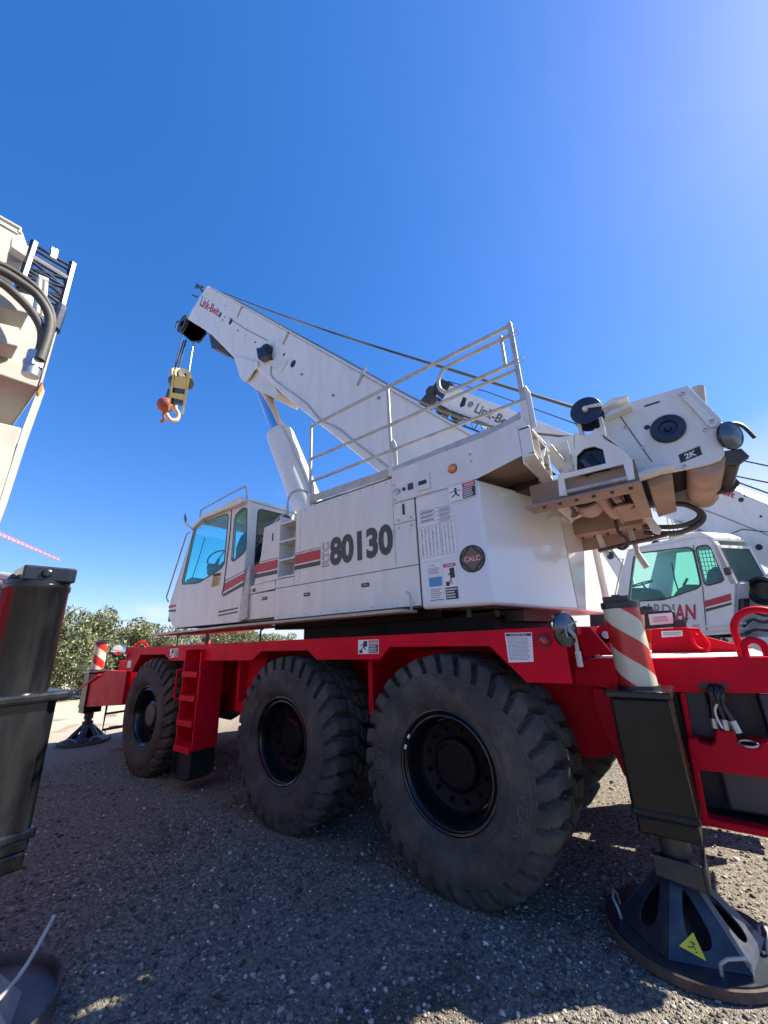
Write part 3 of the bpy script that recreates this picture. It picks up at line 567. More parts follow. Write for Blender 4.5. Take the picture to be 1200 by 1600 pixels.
P('panel', MB().box(-2.60, 1.0, 2.98, 3.0, 2.13, 3.55), 'white', body)
P('panel', MB().box(-2.16, -0.25, YU+0.002, 2.999, 3.546, 3.556), 'white', body)
# tool box behind the cab and step recess
tb = P('tool_box', MB().xz([(-3.03, 2.64), (-2.50, 2.66), (-2.50, 3.50), (-2.86, 3.46), (-2.90, 3.05)], YU, YU+0.40), 'white', bevel=0.008)
P('latch', MB().box(-2.655, -2.63, YU-0.004, YU, 3.22, 3.33), 'ink', tb)
rec = P('step_recess', MB().box(-2.50, -2.15, YU+0.24, YU+0.26, 2.66, 3.55).box(-2.50, -2.485, YU, YU+0.24, 2.66, 3.55), 'white')
for z in (2.665, 2.90, 3.16, 3.42): P('step', MB().box(-2.484, -2.152, YU+0.004, YU+0.24, z, z+0.025), 'white', rec, bevel=0.003)
P('grab_rail', MB().tube(smooth_path([(-2.36, 0.22, 3.56), (-2.36, 0.22, 3.76), (-2.28, 0.23, 3.87), (-2.12, 0.24, 3.86), (-2.0, 0.25, 3.80)], 5), 0.016), 'galv', rec, smooth=60)
P('grab_rail', MB().tube([(-2.72, 0.26, 3.50), (-2.55, 0.25, 3.58), (-2.36, 0.22, 3.58)], 0.014), 'galv', rec, smooth=60)
P('floor_plate', MB().box(-3.30, -0.36, 0.0, 0.30, 2.075, 2.105), 'tan', body, bevel=0.004)
P('floor_plate', MB().prism([(-5.75, 0.05, 2.05), (-3.31, 0.0, 2.075), (-3.31, 1.0, 2.075), (-5.75, 1.0, 2.05)], (0, 0, 0.03)), 'galv', body, bevel=0.003)
P('under_frame', MB().box(-2.9, -0.2, 0.5, 2.7, 2.02, 2.115), 'hub_black', body)
P('bearing_frame', MB().box(-2.42, 0.30, 0.62, 2.6, 1.874, 2.02), 'hub_black', body)
P('hook_bolt', MB().tube([(-0.33, 0.15, 2.1), (-0.33, 0.13, 2.25), (-0.36, 0.12, 2.27)], 0.012), 'galv', body, smooth=60)
for x, z in ((-2.75, 2.43), (-1.9, 2.40), (-0.95, 2.41)):
    c = P('panel_latch', MB().box(x-0.055, x+0.055, YU-0.006, YU, z-0.022, z+0.022), 'ink', body, bevel=0.003)
    P('pull', MB().box(x-0.03, x+0.03, YU-0.009, YU-0.006, z-0.006, z+0.006), 'galv', c)
for z in (2.96, 3.045):
    for x in (-0.46, -0.30): P('bolt', MB().lathe([(0.013, 0), (0.013, 0.006), (0.0, 0.01)], (x, YU, z), (0, -1, 0), 10), 'galv', door)
P('latch', MB().box(-0.402, -0.372, YU-0.004, YU, 3.095, 3.215), 'ink', dtop)

for x in np.linspace(-1.98, -0.60, 8): P('bolt', MB().lathe([(0.010, 0), (0.010, 0.004), (0, 0.006)], (x, YU, 3.525), (0, -1, 0), 8), 'galv', body)
for x in np.linspace(-2.45, -0.33, 9): P('bolt', MB().lathe([(0.009, 0), (0.009, 0.004), (0, 0.006)], (x, YU, 2.165), (0, -1, 0), 8), 'galv', body)
for z in (2.66, 2.92): P('hinge', MB().cyl((-0.527, YU-0.006, z-0.035), (-0.527, YU-0.006, z+0.035), 0.009, n=8), 'white2', door)
# ---------------- walkway wing on top of the hood
wing = P('walkway', MB().xz([(-0.525, 3.25), (0.475, 3.262), (0.945, 3.36), (1.035, 3.34), (1.035, 3.60), (0.99, 3.72), (0.60, 3.665), (-0.525, 3.645)], YU, YU+0.012), 'white', bevel=0.003)
P('kick_plate', MB().xz([(-1.95, 3.615), (-0.50, 3.60), (-0.50, 3.70), (-1.95, 3.715)], YU+0.02, YU+0.03).xz([(-0.50, 3.64), (0.96, 3.66), (0.97, 3.80), (0.80, 3.75), (-0.50, 3.70)], YU+0.014, YU+0.024), 'galv', wing)
P('deck_plate', MB().box(-2.0, 1.03, YU+0.05, 0.92, 3.60, 3.612), 'galv', wing)
P('soffit', MB().box(0.30, 1.03, YU+0.013, 0.95, 3.375, 3.39), 'underside_bounce', wing)
P('end_box', MB().prism([(1.035, 0.20, 3.33), (1.035, 0.75, 3.24), (1.035, 0.75, 3.27), (1.035, 0.20, 3.36)], (-0.10, 0, 0)).box(0.93, 1.035, 0.74, 0.755, 3.25, 3.66).prism([(1.035, 0.20, 3.60), (1.035, 0.75, 3.64), (1.035, 0.75, 3.66), (1.035, 0.20, 3.62)], (-0.1, 0, 0)).box(0.935, 1.03, 0.46, 0.47, 3.30, 3.63).prism([(1.03, 0.47, 3.30), (1.03, 0.74, 3.60), (1.03, 0.74, 3.63), (1.03, 0.47, 3.33)], (-0.09, 0, 0)).box(0.925, 0.935, 0.2, 0.75, 3.27, 3.65), 'white', wing, bevel=0.003)
P('lamp_bezel', MB().lathe([(0.05, 0), (0.05, 0.008), (0.043, 0.01)], (0.235, YU, 3.44), (0, -1, 0), 24), 'charcoal', wing, smooth=40)
P('amber_lamp', MB().lathe([(0.043, 0.006), (0.040, 0.022), (0.024, 0.034), (0.0, 0.038)], (0.235, YU, 3.44), (0, -1, 0), 28), 'amber', wing, smooth=60)
sp = panel('switch_panel', -0.515, -0.02, 3.262, 3.50, YU-0.006, parent=wing, th=0.007, bevel=0.002)
P('gauge_box', MB().box(-0.19, -0.03, YU-0.022, YU-0.006, 3.30, 3.47), 'white', sp, bevel=0.006)
P('gauge', MB().box(-0.165, -0.065, YU-0.0245, YU-0.0225, 3.36, 3.405), 'ink', sp)
P('connector', MB().lathe([(0.036, 0), (0.034, 0.02), (0.02, 0.024), (0.0, 0.02)], (-0.455, YU-0.006, 3.375), (0, -1, 0), 20).box(-0.505, -0.405, YU-0.009, YU-0.006, 3.362, 3.388), 'steel', sp, smooth=40)
P('connector', MB().lathe([(0.019, 0), (0.019, 0.012), (0.0, 0.012)], (-0.36, YU-0.006, 3.38), (0, -1, 0), 16), 'ink', sp)
P('socket', MB().box(-0.31, -0.24, YU-0.014, YU-0.006, 3.35, 3.425), 'charcoal', sp, bevel=0.004)
P('switch_label', MB().box(-0.45, -0.34, YU-0.0085, YU-0.0065, 3.435, 3.475), 'paper', sp)
for x, z in ((0.44, 3.455), (0.44, 3.53), (-0.49, 3.29), (-0.49, 3.46)): P('bolt', MB().lathe([(0.013, 0), (0.013, 0.006), (0, 0.009)], (x, YU-0.006 if x < 0 else YU, z), (0, -1, 0), 10), 'galv', wing)

# railing
rail = P('railing', MB().tube([(-1.935, 0.25, 4.81), (-0.546, 0.25, 4.815), (1.0, 0.25, 4.80)], 0.021), 'galv', smooth=60)
P('rail_tube', MB().tube([(-1.93, 0.25, 4.285), (-0.546, 0.25, 4.275), (0.985, 0.25, 4.27)], 0.019), 'galv', rail, smooth=60)
P('rail_tube', MB().tube([(-1.93, 0.25, 3.935), (-0.55, 0.25, 3.93), (0.99, 0.25, 3.925)], 0.019), 'galv', rail, smooth=60)
for x, zb in ((-1.935, 3.45), (-0.546, 3.60), (1.005, 3.60)):
    P('post', MB().cyl((x, 0.25, zb), (x, 0.25, 4.84), 0.021, n=12), 'galv', rail, smooth=60)
    P('post_foot', MB().prism([(x+0.015, 0.255, zb+0.02), (x+0.075, 0.255, zb+0.02), (x+0.075, 0.255, zb+0.38), (x+0.045, 0.255, zb+0.47), (x+0.015, 0.255, zb+0.47)], (0, 0.012, 0)).box(x-0.03, x+0.03, 0.215, 0.285, zb, zb+0.30), 'white2', rail, bevel=0.004)
P('gate_loop', MB().tube(smooth_path([(0.985, 0.25, 4.69), (0.32, 0.25, 4.69), (0.19, 0.25, 4.63), (0.15, 0.25, 4.52), (0.19, 0.25, 4.41), (0.32, 0.25, 4.365), (0.985, 0.25, 4.365)], 6), 0.021, 10), 'galv', rail, smooth=60)
P('gate_bar', MB().cyl((0.90, 0.25, 4.37), (0.90, 0.25, 4.73), 0.018, n=10), 'galv', rail, smooth=60)
for z in (4.68, 4.36): P('pin_ring', MB().tube(arc((1.055, 0.25, z), 0.03, 0, 2*PI, 12)[:-1], 0.005, 6, True), 'steel', rail)
P('post', MB().box(0.985, 1.03, 0.24, 0.262, 3.7, 4.83), 'galv', rail)

# ---------------- counterweight
CP = [(-0.245, 0.20), (0.475, 0.20), (0.885, 1.48), (0.93, 2.95), (-0.245, 2.95)]
CB = [2.095, 2.08, 2.03, 2.02, 2.05]
cw = MB(); n = 5
cw.add([(x, y, z) for (x, y), z in zip(CP, CB)]+[(x, y, 3.262) for x, y in CP], [tuple(range(n))[::-1], tuple(range(n, 2*n))]+[(i, (i+1) % n, (i+1) % n+n, i+n) for i in range(n)])
cw = P('counterweight', cw, 'gloss_white', bevel=0.035, seg=4, smooth=12)
P('seam_strip', MB().prism([(0.8865, 1.49, 2.06), (0.8885, 1.495, 2.06), (0.8885, 1.495, 3.23), (0.8865, 1.49, 3.23)], (0.004, -0.01, 0)), 'white2', cw)
P('underside_bolt', MB().cyl((0.15, 0.4, 2.0), (0.15, 0.4, 2.1), 0.025, n=8).cyl((0.3, 0.7, 2.0), (0.3, 0.7, 2.06), 0.03, n=8).box(-0.2, 0.5, 0.9, 2.4, 1.95, 2.06), 'dark_steel', cw)

# ---------------- operator cab
YK = 0.17
cabp = [(-5.22, 2.16), (-5.46, 2.38), (-5.46, 2.62), (-4.94, 3.79), (-4.80, 3.93), (-4.45, 4.0), (-3.25, 3.975), (-3.22, 3.90), (-3.27, 2.15)]
dwin = [on(a, b, 1, YK) for a, b in ((305, 822), (357, 803), (350, 880), (345, 888), (310, 910), (284, 913))]
rwin = [on(a, b, 1, YK) for a, b in ((380, 795), (386, 796), (384.5, 860), (365, 876), (362, 873), (367.5, 806))]
def grow(pts, d):
    c = sum(pts, Vector())/len(pts); return [p+(p-c).normalized()*d for p in pts]
def frame_wall(outer, holes, nrm, th):   # a wall sheet with real window holes
    bm = bmesh.new(); n = Vector(nrm); es = []
    for loop in [outer]+holes:
        vs = [bm.verts.new(p) for p in loop]; es += [bm.edges.new((vs[i], vs[(i+1) % len(vs)])) for i in range(len(vs))]
    r = bmesh.ops.triangle_fill(bm, use_beauty=True, use_dissolve=False, edges=es, normal=n)
    f = bmesh.ops.extrude_face_region(bm, geom=[g for g in bm.faces])
    for v in f['geom']:
        if isinstance(v, bmesh.types.BMVert): v.co += n*-th
    bmesh.ops.recalc_face_normals(bm, faces=bm.faces)
    m = MB(); bm.verts.index_update(); m.add([v.co for v in bm.verts], [tuple(v.index for v in f.verts) for f in bm.faces]); bm.free(); return m
def ring(pts, w, nrm, th):               # rubber seal round a window
    m = MB(); a = [Vector(p) for p in pts]; b = grow(a, w); N = len(a); d = Vector(nrm)*th
    for i in range(N): j = (i+1) % N; m.prism([a[i], a[j], b[j], b[i]], d)
    return m
def round_poly(pts, r=0.07, n=4):
    out = []; N = len(pts)
    for i in range(N):
        p, a, b = Vector(pts[i]), Vector(pts[i-1]), Vector(pts[(i+1) % N]); k = min(r, (a-p).length*0.4, (b-p).length*0.4)
        s, e = p+(a-p).normalized()*k, p+(b-p).normalized()*k
        for t in np.linspace(0, 1, n+1): out.append(s*(1-t)**2+p*2*t*(1-t)+e*t*t)
    return out
dwr, rwr = round_poly(dwin, 0.10), round_poly(rwin, 0.10)
cab = P('cab', frame_wall([Vector((x, YK, z)) for x, z in cabp], [dwr, rwr], (0, -1, 0), 0.04), 'white')
CY1 = 1.12
P('pane', MB().prism(dwr, (0, 0.006, 0)), 'glass_cyan', cab).location = (0, 0.012, 0)
P('pane', MB().prism(rwr, (0, 0.006, 0)), 'glass_cyan', cab).location = (0, 0.012, 0)
P('window_seal', ring(dwr, 0.022, (0, -1, 0), 0.006), 'ink', cab); P('window_seal', ring(rwr, 0.022, (0, -1, 0), 0.006), 'ink', cab)
# far wall, with its own big window, roof, floor, windscreen, rear wall
fw = [Vector((x, CY1, z)) for x, z in cabp]
fh = [Vector((x, CY1, z)) for x, z in ((-5.15, 2.75), (-4.78, 3.75), (-3.55, 3.80), (-3.50, 2.95), (-4.2, 2.70))]
P('far_wall', frame_wall(fw, [fh], (0, -1, 0), 0.03), 'white2', cab)
P('far_pane', MB().prism(fh, (0, 0.004, 0)), 'glass_cyan', cab)
rf = MB()
rf.prism([(-4.80, YK, 3.93), (-4.45, YK, 4.0), (-3.25, YK, 3.975), (-3.25, YK, 4.02), (-4.45, YK, 4.06), (-4.86, YK, 3.97)], (0, CY1-YK, 0))
roof = P('roof', rf, 'white', cab, bevel=0.015)
P('roof_visor', MB().prism([(-4.88, 0.10, 3.87), (-4.50, 0.08, 4.01), (-3.36, 0.08, 4.06), (-3.30, 0.08, 3.96), (-3.36, 0.08, 3.93), (-4.45, 0.08, 3.93), (-4.84, 0.10, 3.83)], (0, 0.095, 0)), 'white', cab, bevel=0.012)
P('cab_floor', MB().box(-5.2, -3.28, YK+0.04, CY1, 2.15, 2.20), 'interior', cab)
P('windscreen', MB().prism([(-5.44, YK+0.05, 2.66), (-4.95, YK+0.05, 3.77), (-4.95, CY1-0.04, 3.77), (-5.44, CY1-0.04, 2.66)], (0.006, 0, 0)), 'glass_cyan', cab)
P('front_wall', MB().prism([(-5.46, YK+0.04, 2.62), (-5.46, YK+0.04, 2.38), (-5.22, YK+0.04, 2.16), (-5.19, YK+0.04, 2.16), (-5.43, YK+0.04, 2.39), (-5.43, YK+0.04, 2.63)], (0, CY1-YK-0.04, 0)), 'white', cab)
XR = -3.27
rw = [on(a, b, 0, XR) for a, b in ((400, 796), (412, 792), (448, 807), (446, 850), (402, 852))]
rwall = [Vector((XR, YK+0.04, 2.15)), Vector((XR, CY1-0.03, 2.15)), Vector((XR+0.03, CY1-0.03, 3.97)), Vector((XR+0.03, YK+0.04, 3.97))]
rw = [Vector((XR, y, z)) for y, z in ((0.36, 3.88), (1.0, 3.90), (1.0, 2.95), (0.36, 2.95))]
P('rear_wall', frame_wall([Vector((XR, p.y, p.z)) for p in rwall], [round_poly(rw, 0.08)], (1, 0, 0), 0.03), 'white', cab)
P('pane', MB().prism(round_poly(rw, 0.08), (-0.005, 0, 0)), 'glass_dark', cab); P('window_seal', ring(round_poly(rw, 0.08), 0.02, (1, 0, 0), 0.006), 'ink', cab)
P('door_gap', MB().tube([on(362, 796, 1, YK-0.001), on(360, 830, 1, YK-0.001), on(350, 915, 1, YK-0.001), on(347, 930, 1, YK-0.001)], 0.010), 'ink', cab)
P('rear_post', MB().prism([on(388, 884, 1, YK-0.004), on(391, 884, 1, YK-0.004), on(386, 965, 1, YK-0.004), on(372, 972, 1, YK-0.004), on(376, 940, 1, YK-0.004)], (0, 0.12, 0)), 'galv', cab)
P('lower_slot', MB().prism(Y(((342, 955), (372, 949), (372, 951), (342, 957.5)), YK), (0, -0.004, 0)).prism(Y(((341, 961), (371.5, 955), (371.5, 957), (341, 963)), YK), (0, -0.004, 0)), 'ink', cab)
P('roof_rail', MB().tube(smooth_path([(-4.72, 0.16, 4.03), (-4.70, 0.16, 4.13), (-4.60, 0.16, 4.17), (-3.50, 0.16, 4.24), (-3.38, 0.18, 4.21), (-3.36, 0.2, 4.05)], 5), 0.014), 'galv', cab, smooth=60)
P('front_grab_rail', MB().tube([(-4.99, 0.14, 3.80), (-5.05, 0.12, 3.78), (-5.52, 0.12, 2.70), (-5.47, 0.14, 2.62)], 0.013), 'galv', cab, smooth=60)
mq = P('mirror', MB().lathe([(0.0, 0.01), (0.075, 0.0), (0.08, -0.01), (0.0, -0.03)], (-5.02, 0.05, 4.06), (0.35, 0.9, 0.1), 20), 'black', cab, smooth=50)
P('mirror_arm', MB().tube([(-4.93, 0.16, 3.84), (-5.10, 0.10, 3.98), (-5.03, 0.07, 4.06)], 0.02), 'white2', cab, smooth=60)
P('headlamp', MB().box(-5.53, -5.46, 0.2, 0.32, 2.28, 2.42), 'black', cab, bevel=0.01)
# interior
def cabpx(y, *pts): return [on(a, b, 1, y) for a, b in pts]
P('seat', MB().prism(cabpx(0.55, (366, 880), (367, 856), (374, 838), (382, 829), (387, 832), (386, 875)), (0, 0.45, 0)), 'interior', cab, bevel=0.05, seg=3)
P('seat_base', MB().box(-3.9, -3.4, 0.45, 0.95, 2.3, 2.75), 'interior', cab, bevel=0.04)
P('console', MB().prism(cabpx(0.62, (323, 899), (322, 884), (327, 880), (340, 883), (349, 876), (352, 900)), (0, 0.12, 0)), 'interior', cab, bevel=0.02)
P('dashboard', MB().prism(cabpx(0.45, (286, 916), (290, 906), (297, 902), (304, 904), (309, 914)), (0, 0.5, 0)), 'interior', cab, bevel=0.03)
wc_ = on(342, 873, 1, 0.62)
P('steering_wheel', MB().tube([wc_+Vector((math.cos(a)*0.17, math.sin(a)*0.19, math.cos(a)*0.12)) for a in np.linspace(0, 2*PI, 24)[:-1]], 0.014, 6, True).cyl(wc_, wc_+Vector((-0.25, 0, -0.45)), 0.025, n=8).cyl(wc_+Vector((-0.15, 0, -0.1)), wc_+Vector((0.15, 0, 0.1)), 0.012, n=6), 'interior', cab, smooth=50)
P('wiper', MB().tube(cabpx(0.16, (300, 904), (312, 868), (320, 840)), 0.006, 5), 'ink', cab)

# ---------------- boom
YN, YF = 1.22, 1.96; BM = (YN+YF)/2
def by(*pts): return [on(a, b, 1, YN) for a, b in pts]
AX = Vector((on(318, 445, 1, YN)-on(745, 690, 1, YN))); AX.y = 0; AX.normalize(); UP = Vector((-AX.z, 0, AX.x))   # along the boom, and square to it (pointing down/forward)
if UP.z < 0: UP = -UP
B0 = on(560, 580, 1, YN)                                  # a point of the top edge
def bp(t, h, y=YN): q = B0+AX*t+UP*h; return Vector((q.x, y, q.z))
TL_ = (on(324, 443, 1, YN)-B0).dot(AX)                   # tip along the boom
out = [bp(TL_, 0), bp(-8.6, 0)]
low = by((597, 743), (530, 688), (470, 640), (435, 611), (405, 580), (366, 560), (326, 519), (300, 503), (292, 498), (302, 480), (316, 457))
hh = [((p-B0).dot(AX), (p-B0).dot(UP)) for p in low]
tb_, hb_ = hh[0]
bpts = [bp(TL_-0.05, 0), bp(-4.2, 0), bp(-4.2, hb_+0.02)]+[bp(t, h) for t, h in hh]
bm_ = MB().prism(bpts, (0, YF-YN, 0))
boom = P('boom', bm_, 'white', bevel=0.045, seg=3, smooth=45)
print('boom tip t', TL_, 'hh', [(round(a, 2), round(b, 2)) for a, b in hh])
# heel of the boom behind the walkway, down to its pivot
P('boom_heel', MB().prism([bp(-4.2, 0, YN+0.01), (0.95, YN+0.01, 3.95), (1.62, YN+0.01, 3.80), (1.62, YN+0.01, 3.25), (0.6, YN+0.01, 3.05), bp(-4.2, hb_+0.05, YN+0.01)], (0, YF-YN-0.02, 0)), 'white', boom, bevel=0.02)
# bracket where the lift cylinder pushes
for yy in (YN-0.035, YF+0.002):
    P('lift_bracket', MB().prism([on(a, b, 1, YN)+Vector((0, yy-YN, 0)) for a, b in ((366, 556), (372, 575), (377, 592), (384, 597), (392, 590), (398, 580), (406, 573), (404, 566))], (0, 0.033, 0)), 'white', boom, bevel=0.008)
P('lift_box', MB().prism([on(a, b, 1, YN+0.06) for a, b in ((384, 596), (392, 588), (400, 578), (410, 574), (434, 612), (430, 622), (396, 606))], (0, 0.62, 0)), 'white2', boom, bevel=0.01)
# openings and fittings along its side
for a, b, r in ((344, 492, 0.085), (360.5, 502.5, 0.095), (458, 568.5, 0.085), (444, 554, 0.035), (352, 495.5, 0.03), (352, 478, 0.02)):
    c = on(a, b, 1, YN); P('opening', MB().lathe([(r, 0), (r, 0.004), (0, 0.004)], c, (0, -1, 0), 20), 'ink', boom)
for a, b in ((376, 485), (449, 524), (567, 584)):
    c = on(a, b, 1, YN); P('rope_guide', MB().prism([c+Vector((0, -0.03, 0))+UP*0.12+AX*0.04, c+Vector((0, -0.03, 0))+UP*-0.22-AX*0.04, c+Vector((0, -0.03, 0))+UP*-0.22-AX*0.07, c+Vector((0, -0.03, 0))+UP*0.12-AX*0.02], (0, 0.03, 0)), 'galv', boom)
for a, b in ((372, 517), (399, 535), (472, 585), (521, 618), (348, 500), (592, 622)):
    c = on(a, b, 1, YN); P('bolt', MB().lathe([(0.03, 0), (0.025, 0.02), (0, 0.02)], c, (0, -1, 0), 8), 'ink_grey', boom)
rl = on(418, 553, 1, YN)
P('work_light', MB().lathe([(0.20, 0.0), (0.20, 0.10), (0.17, 0.13), (0.0, 0.13)], rl, (0, -1, 0), 28), 'black', boom, smooth=40)
P('work_light_box', MB().prism([on(a, b, 1, YN-0.18) for a, b in ((400, 544), (413, 541), (417, 556), (403, 561))], (0, 0.16, 0)), 'black', boom, bevel=0.01)
P('bracket', MB().prism([on(a, b, 1, YN) for a, b in ((420, 564), (450, 564), (448, 570), (440, 583), (435, 578), (421, 571))], (0, -0.03, 0)), 'white2', boom)
P('cable', MB().tube(smooth_path([p+Vector((0, -0.015, 0)) for p in by((424, 573), (425, 588), (437, 600), (478, 630), (500, 655), (529, 670), (560, 695), (607, 730))], 4), 0.014, 6), 'galv', boom, smooth=60)
P('seam_line', MB().tube([p+Vector((0, -0.002, 0)) for p in by((358, 497), (383, 514), (418, 532))], 0.010, 4), 'seam', boom)
P('side_flange', MB().prism([bp(TL_-0.3, -0.005, YN-0.02), bp(-4.2, -0.005, YN-0.02), bp(-4.2, 0.02, YN-0.02), bp(TL_-0.3, 0.02, YN-0.02)], (0, YF-YN+0.04, 0)), 'white', boom)
decal_text('lettering', 'Link-Belt', 'stripe_red', boom, q_y(((312, 478), (340, 494), (345, 484), (316, 461)), YN, 0.003), 0.02, 0.1)
# boom head with sheaves
hd = Vector(on(300, 515, 1, BM))
head = P('boom_head', MB().prism([on(a, b, 1, YN+0.1) for a, b in ((303, 490), (322, 520), (312, 532), (298, 533), (288, 524), (282, 506), (290, 500))], (0, 0.04, 0)).prism([on(a, b, 1, YN+0.1) for a, b in ((303, 490), (322, 520), (312, 532), (298, 533), (288, 524), (282, 506), (290, 500))], (0, 0.04, 0)), 'dark_steel')
for i in range(5):
    y = YN+0.06+i*0.15
    P('sheave', MB().lathe([(0.12, -0.035), (0.30, -0.045), (0.32, -0.04), (0.285, 0), (0.32, 0.04), (0.30, 0.045), (0.12, 0.035)], (hd.x, y, hd.z), (0, 1, 0), 28), 'dark_steel', head, smooth=40)
P('sheave_plate', MB().prism([on(a, b, 1, YF-0.02) for a, b in ((305, 500), (318, 520), (306, 530), (290, 520), (290, 505))], (0, 0.04, 0)), 'dark_steel', head)
tp = on(316, 447, 1, BM)
P('top_sheave', MB().tube([on(308, 445, 1, BM), on(312, 448, 1, BM), on(318, 456, 1, BM)], 0.05).tube([on(301, 461, 1, BM), on(308, 464, 1, BM)], 0.03).tube([on(306, 449, 1, BM), on(316, 449, 1, BM)], 0.05), 'dark_steel', head, smooth=40)
P('anti_two_block', MB().tube([on(274, 512, 1, BM), on(277, 502, 1, BM), on(288, 504, 1, BM)], 0.03), 'dark_steel', head)
P('nose_bracket', MB().prism([on(a, b, 1, YN+0.15) for a, b in ((326, 522), (338, 525), (346, 540), (340, 546), (331, 544))], (0, 0.45, 0)).prism([on(a, b, 1, YN+0.2) for a, b in ((345, 541), (366, 557), (366, 562), (348, 550))], (0, 0.3, 0)), 'dark_steel', head)
# lift cylinder
c_top, c_mid, c_bot = on(404, 600, 1, BM), on(437, 678, 1, BM), on(500, 840, 1, BM)
dirn = (c_bot-c_mid).normalized(); c_top = c_mid-dirn*2.35
lc = P('lift_cylinder', MB().lathe([(0.0, 0.0), (0.22, 0.0), (0.295, 0.06), (0.30, 0.14), (0.30, 3.9), (0.0, 3.9)], c_mid, dirn, 36), 'white', smooth=40)
P('rod', MB().cyl(c_top, c_mid+dirn*0.1, 0.17, n=32), 'chrome', lc, smooth=60)
P('rod_eye', MB().lathe([(0.0, -0.22), (0.24, -0.22), (0.24, 0.22), (0.0, 0.22)], c_top, (0, 1, 0), 24), 'dark_steel', lc, smooth=40)
P('pipe', MB().tube(smooth_path([c_mid+Vector((0.28, -0.15, 0.1)), c_mid+dirn*0.4+Vector((0.36, -0.12, 0.0)), c_mid+dirn*1.2+Vector((0.36, -0.1, 0)), c_mid+dirn*2.6+Vector((0.36, -0.1, 0))], 5), 0.035, 6), 'white2', lc, smooth=60)
P('mast_plate', MB().prism([(-3.4, YN-0.2, 2.2), (0.3, YN-0.2, 2.2), (0.55, YN-0.2, 3.2), (0.9, YN-0.2, 3.6), (-0.2, YN-0.2, 3.3), (-3.3, YN-0.2, 3.2)], (0, 0.05, 0)).prism([(-3.4, YF+0.15, 2.2), (0.3, YF+0.15, 2.2), (0.55, YF+0.15, 3.2), (0.9, YF+0.15, 3.6), (-0.2, YF+0.15, 3.3), (-3.3, YF+0.15, 3.2)], (0, 0.05, 0)), 'white', bevel=0.01)

# ---------------- winch frame at the tail
YW = 0.95
wf = [(1.587, 3.915), (2.247, 3.885), (2.38, 3.49), (2.325, 3.17), (2.29, 3.13), (2.214, 3.115), (1.914, 3.125), (1.70, 3.16), (1.55, 3.30), (1.48, 3.75)]
winch = P('winch_frame', MB().xz(wf, YW, YW+0.03), 'white', bevel=0.005)
P('side_plate', MB().xz(wf, 2.22, 2.25), 'white', winch, bevel=0.005)
P('seam_line', MB().xz([(1.69, 3.80), (1.70, 3.80), (1.845, 3.26), (1.835, 3.26)], YW-0.003, YW), 'seam', winch)
def drum(x, z, r, m1, fl=0.0):
    d = MB(); pr = [(0.02, 0.0), (r, 0.0)]
    k = 11; Lw = 1.16
    for i in range(k*2+1): pr.append((r+(0.012 if i % 2 else 0), 0.03+Lw*i/(2*k)))
    pr += [(r, Lw+0.08), (0.02, Lw+0.08)]
    d.lathe(pr, (x, YW+0.035, z), (0, 1, 0), 28); return P('winch_drum', d, m1, winch, smooth=40)
drum(2.015, 3.52, 0.24, 'rope'); drum(2.205, 3.17, 0.125, 'primer'); drum(1.80, 3.30, 0.14, 'rope')
P('cross_plate', MB().xz([(1.76, 3.24), (1.97, 3.22), (1.95, 3.06), (1.77, 3.03)], YW+0.03, 2.22), 'underside_bounce', winch, bevel=0.01)
for pp_ in ([(1.66, 3.125), (1.78, 3.17), (1.99, 3.145), (1.97, 3.13), (1.70, 3.10)], [(1.56, 3.90), (1.68, 3.95), (1.80, 3.92), (1.79, 3.905), (1.57, 3.87)], [(1.57, 3.80), (1.66, 3.835), (1.81, 3.81), (1.80, 3.80), (1.58, 3.775)]): P('flange', MB().xz(pp_, YW-0.12, YW), 'white', winch, bevel=0.004)
P('gearbox_ring', MB().lathe([(0.065, 0.0), (0.065, 0.02), (0.072, 0.035), (0.125, 0.035), (0.132, 0.025), (0.132, 0.0)], (2.018, YW, 3.525), (0, -1, 0), 40), 'navy', winch, smooth=40)
P('gearbox', MB().lathe([(0.068, 0.012), (0.03, 0.008), (0.02, 0.03), (0.0, 0.03)], (2.018, YW, 3.525), (0, -1, 0), 24), 'navy', winch, smooth=40)
for i in range(8): P('bolt', MB().lathe([(0.010, 0.034), (0.009, 0.044), (0, 0.044)], (2.018+0.112*math.cos(i*PI/4), YW, 3.525+0.112*math.sin(i*PI/4)), (0, -1, 0), 6), 'navy', winch)
P('opening', MB().lathe([(0.024, 0), (0.024, 0.003), (0, 0.003)], (1.875, YW, 3.60), (0, -1, 0), 16).box(1.90, 2.02, YW-0.003, YW, 3.805, 3.822), 'ink', winch)
P('strap', MB().xz([(2.16, 3.84), (2.215, 3.85), (2.345, 3.46), (2.33, 3.42), (2.295, 3.42), (2.28, 3.46)], YW-0.03, YW-0.002), 'white', winch, bevel=0.006)
for x, z in ((2.19, 3.80), (2.315, 3.47), (1.72, 3.66), (2.05, 3.145), (1.80, 3.42), (2.26, 3.42)): P('bolt', MB().lathe([(0.017, 0), (0.017, 0.012), (0.0, 0.016)], (x, YW-(0.03 if x > 2.15 and z > 3.45 else 0), z), (0, -1, 0), 8), 'steel', winch)
sg = P('sign', MB().xz([(2.035, 3.185), (2.19, 3.215), (2.19, 3.295), (2.035, 3.262)], YW-0.004, YW), 'ink', winch)
Quad((2.075, YW-0.0055, 3.207), (2.15, YW-0.0055, 3.221), (2.15, YW-0.0055, 3.271), (2.075, YW-0.0055, 3.256), (0, -1, 0))
decal_text('lettering', '2K', 'paper', winch, Quad((2.073, YW-0.0045, 3.205), (2.155, YW-0.0045, 3.222), (2.155, YW-0.0045, 3.272), (2.073, YW-0.0045, 3.254), (0, -1, 0)), 0.03)
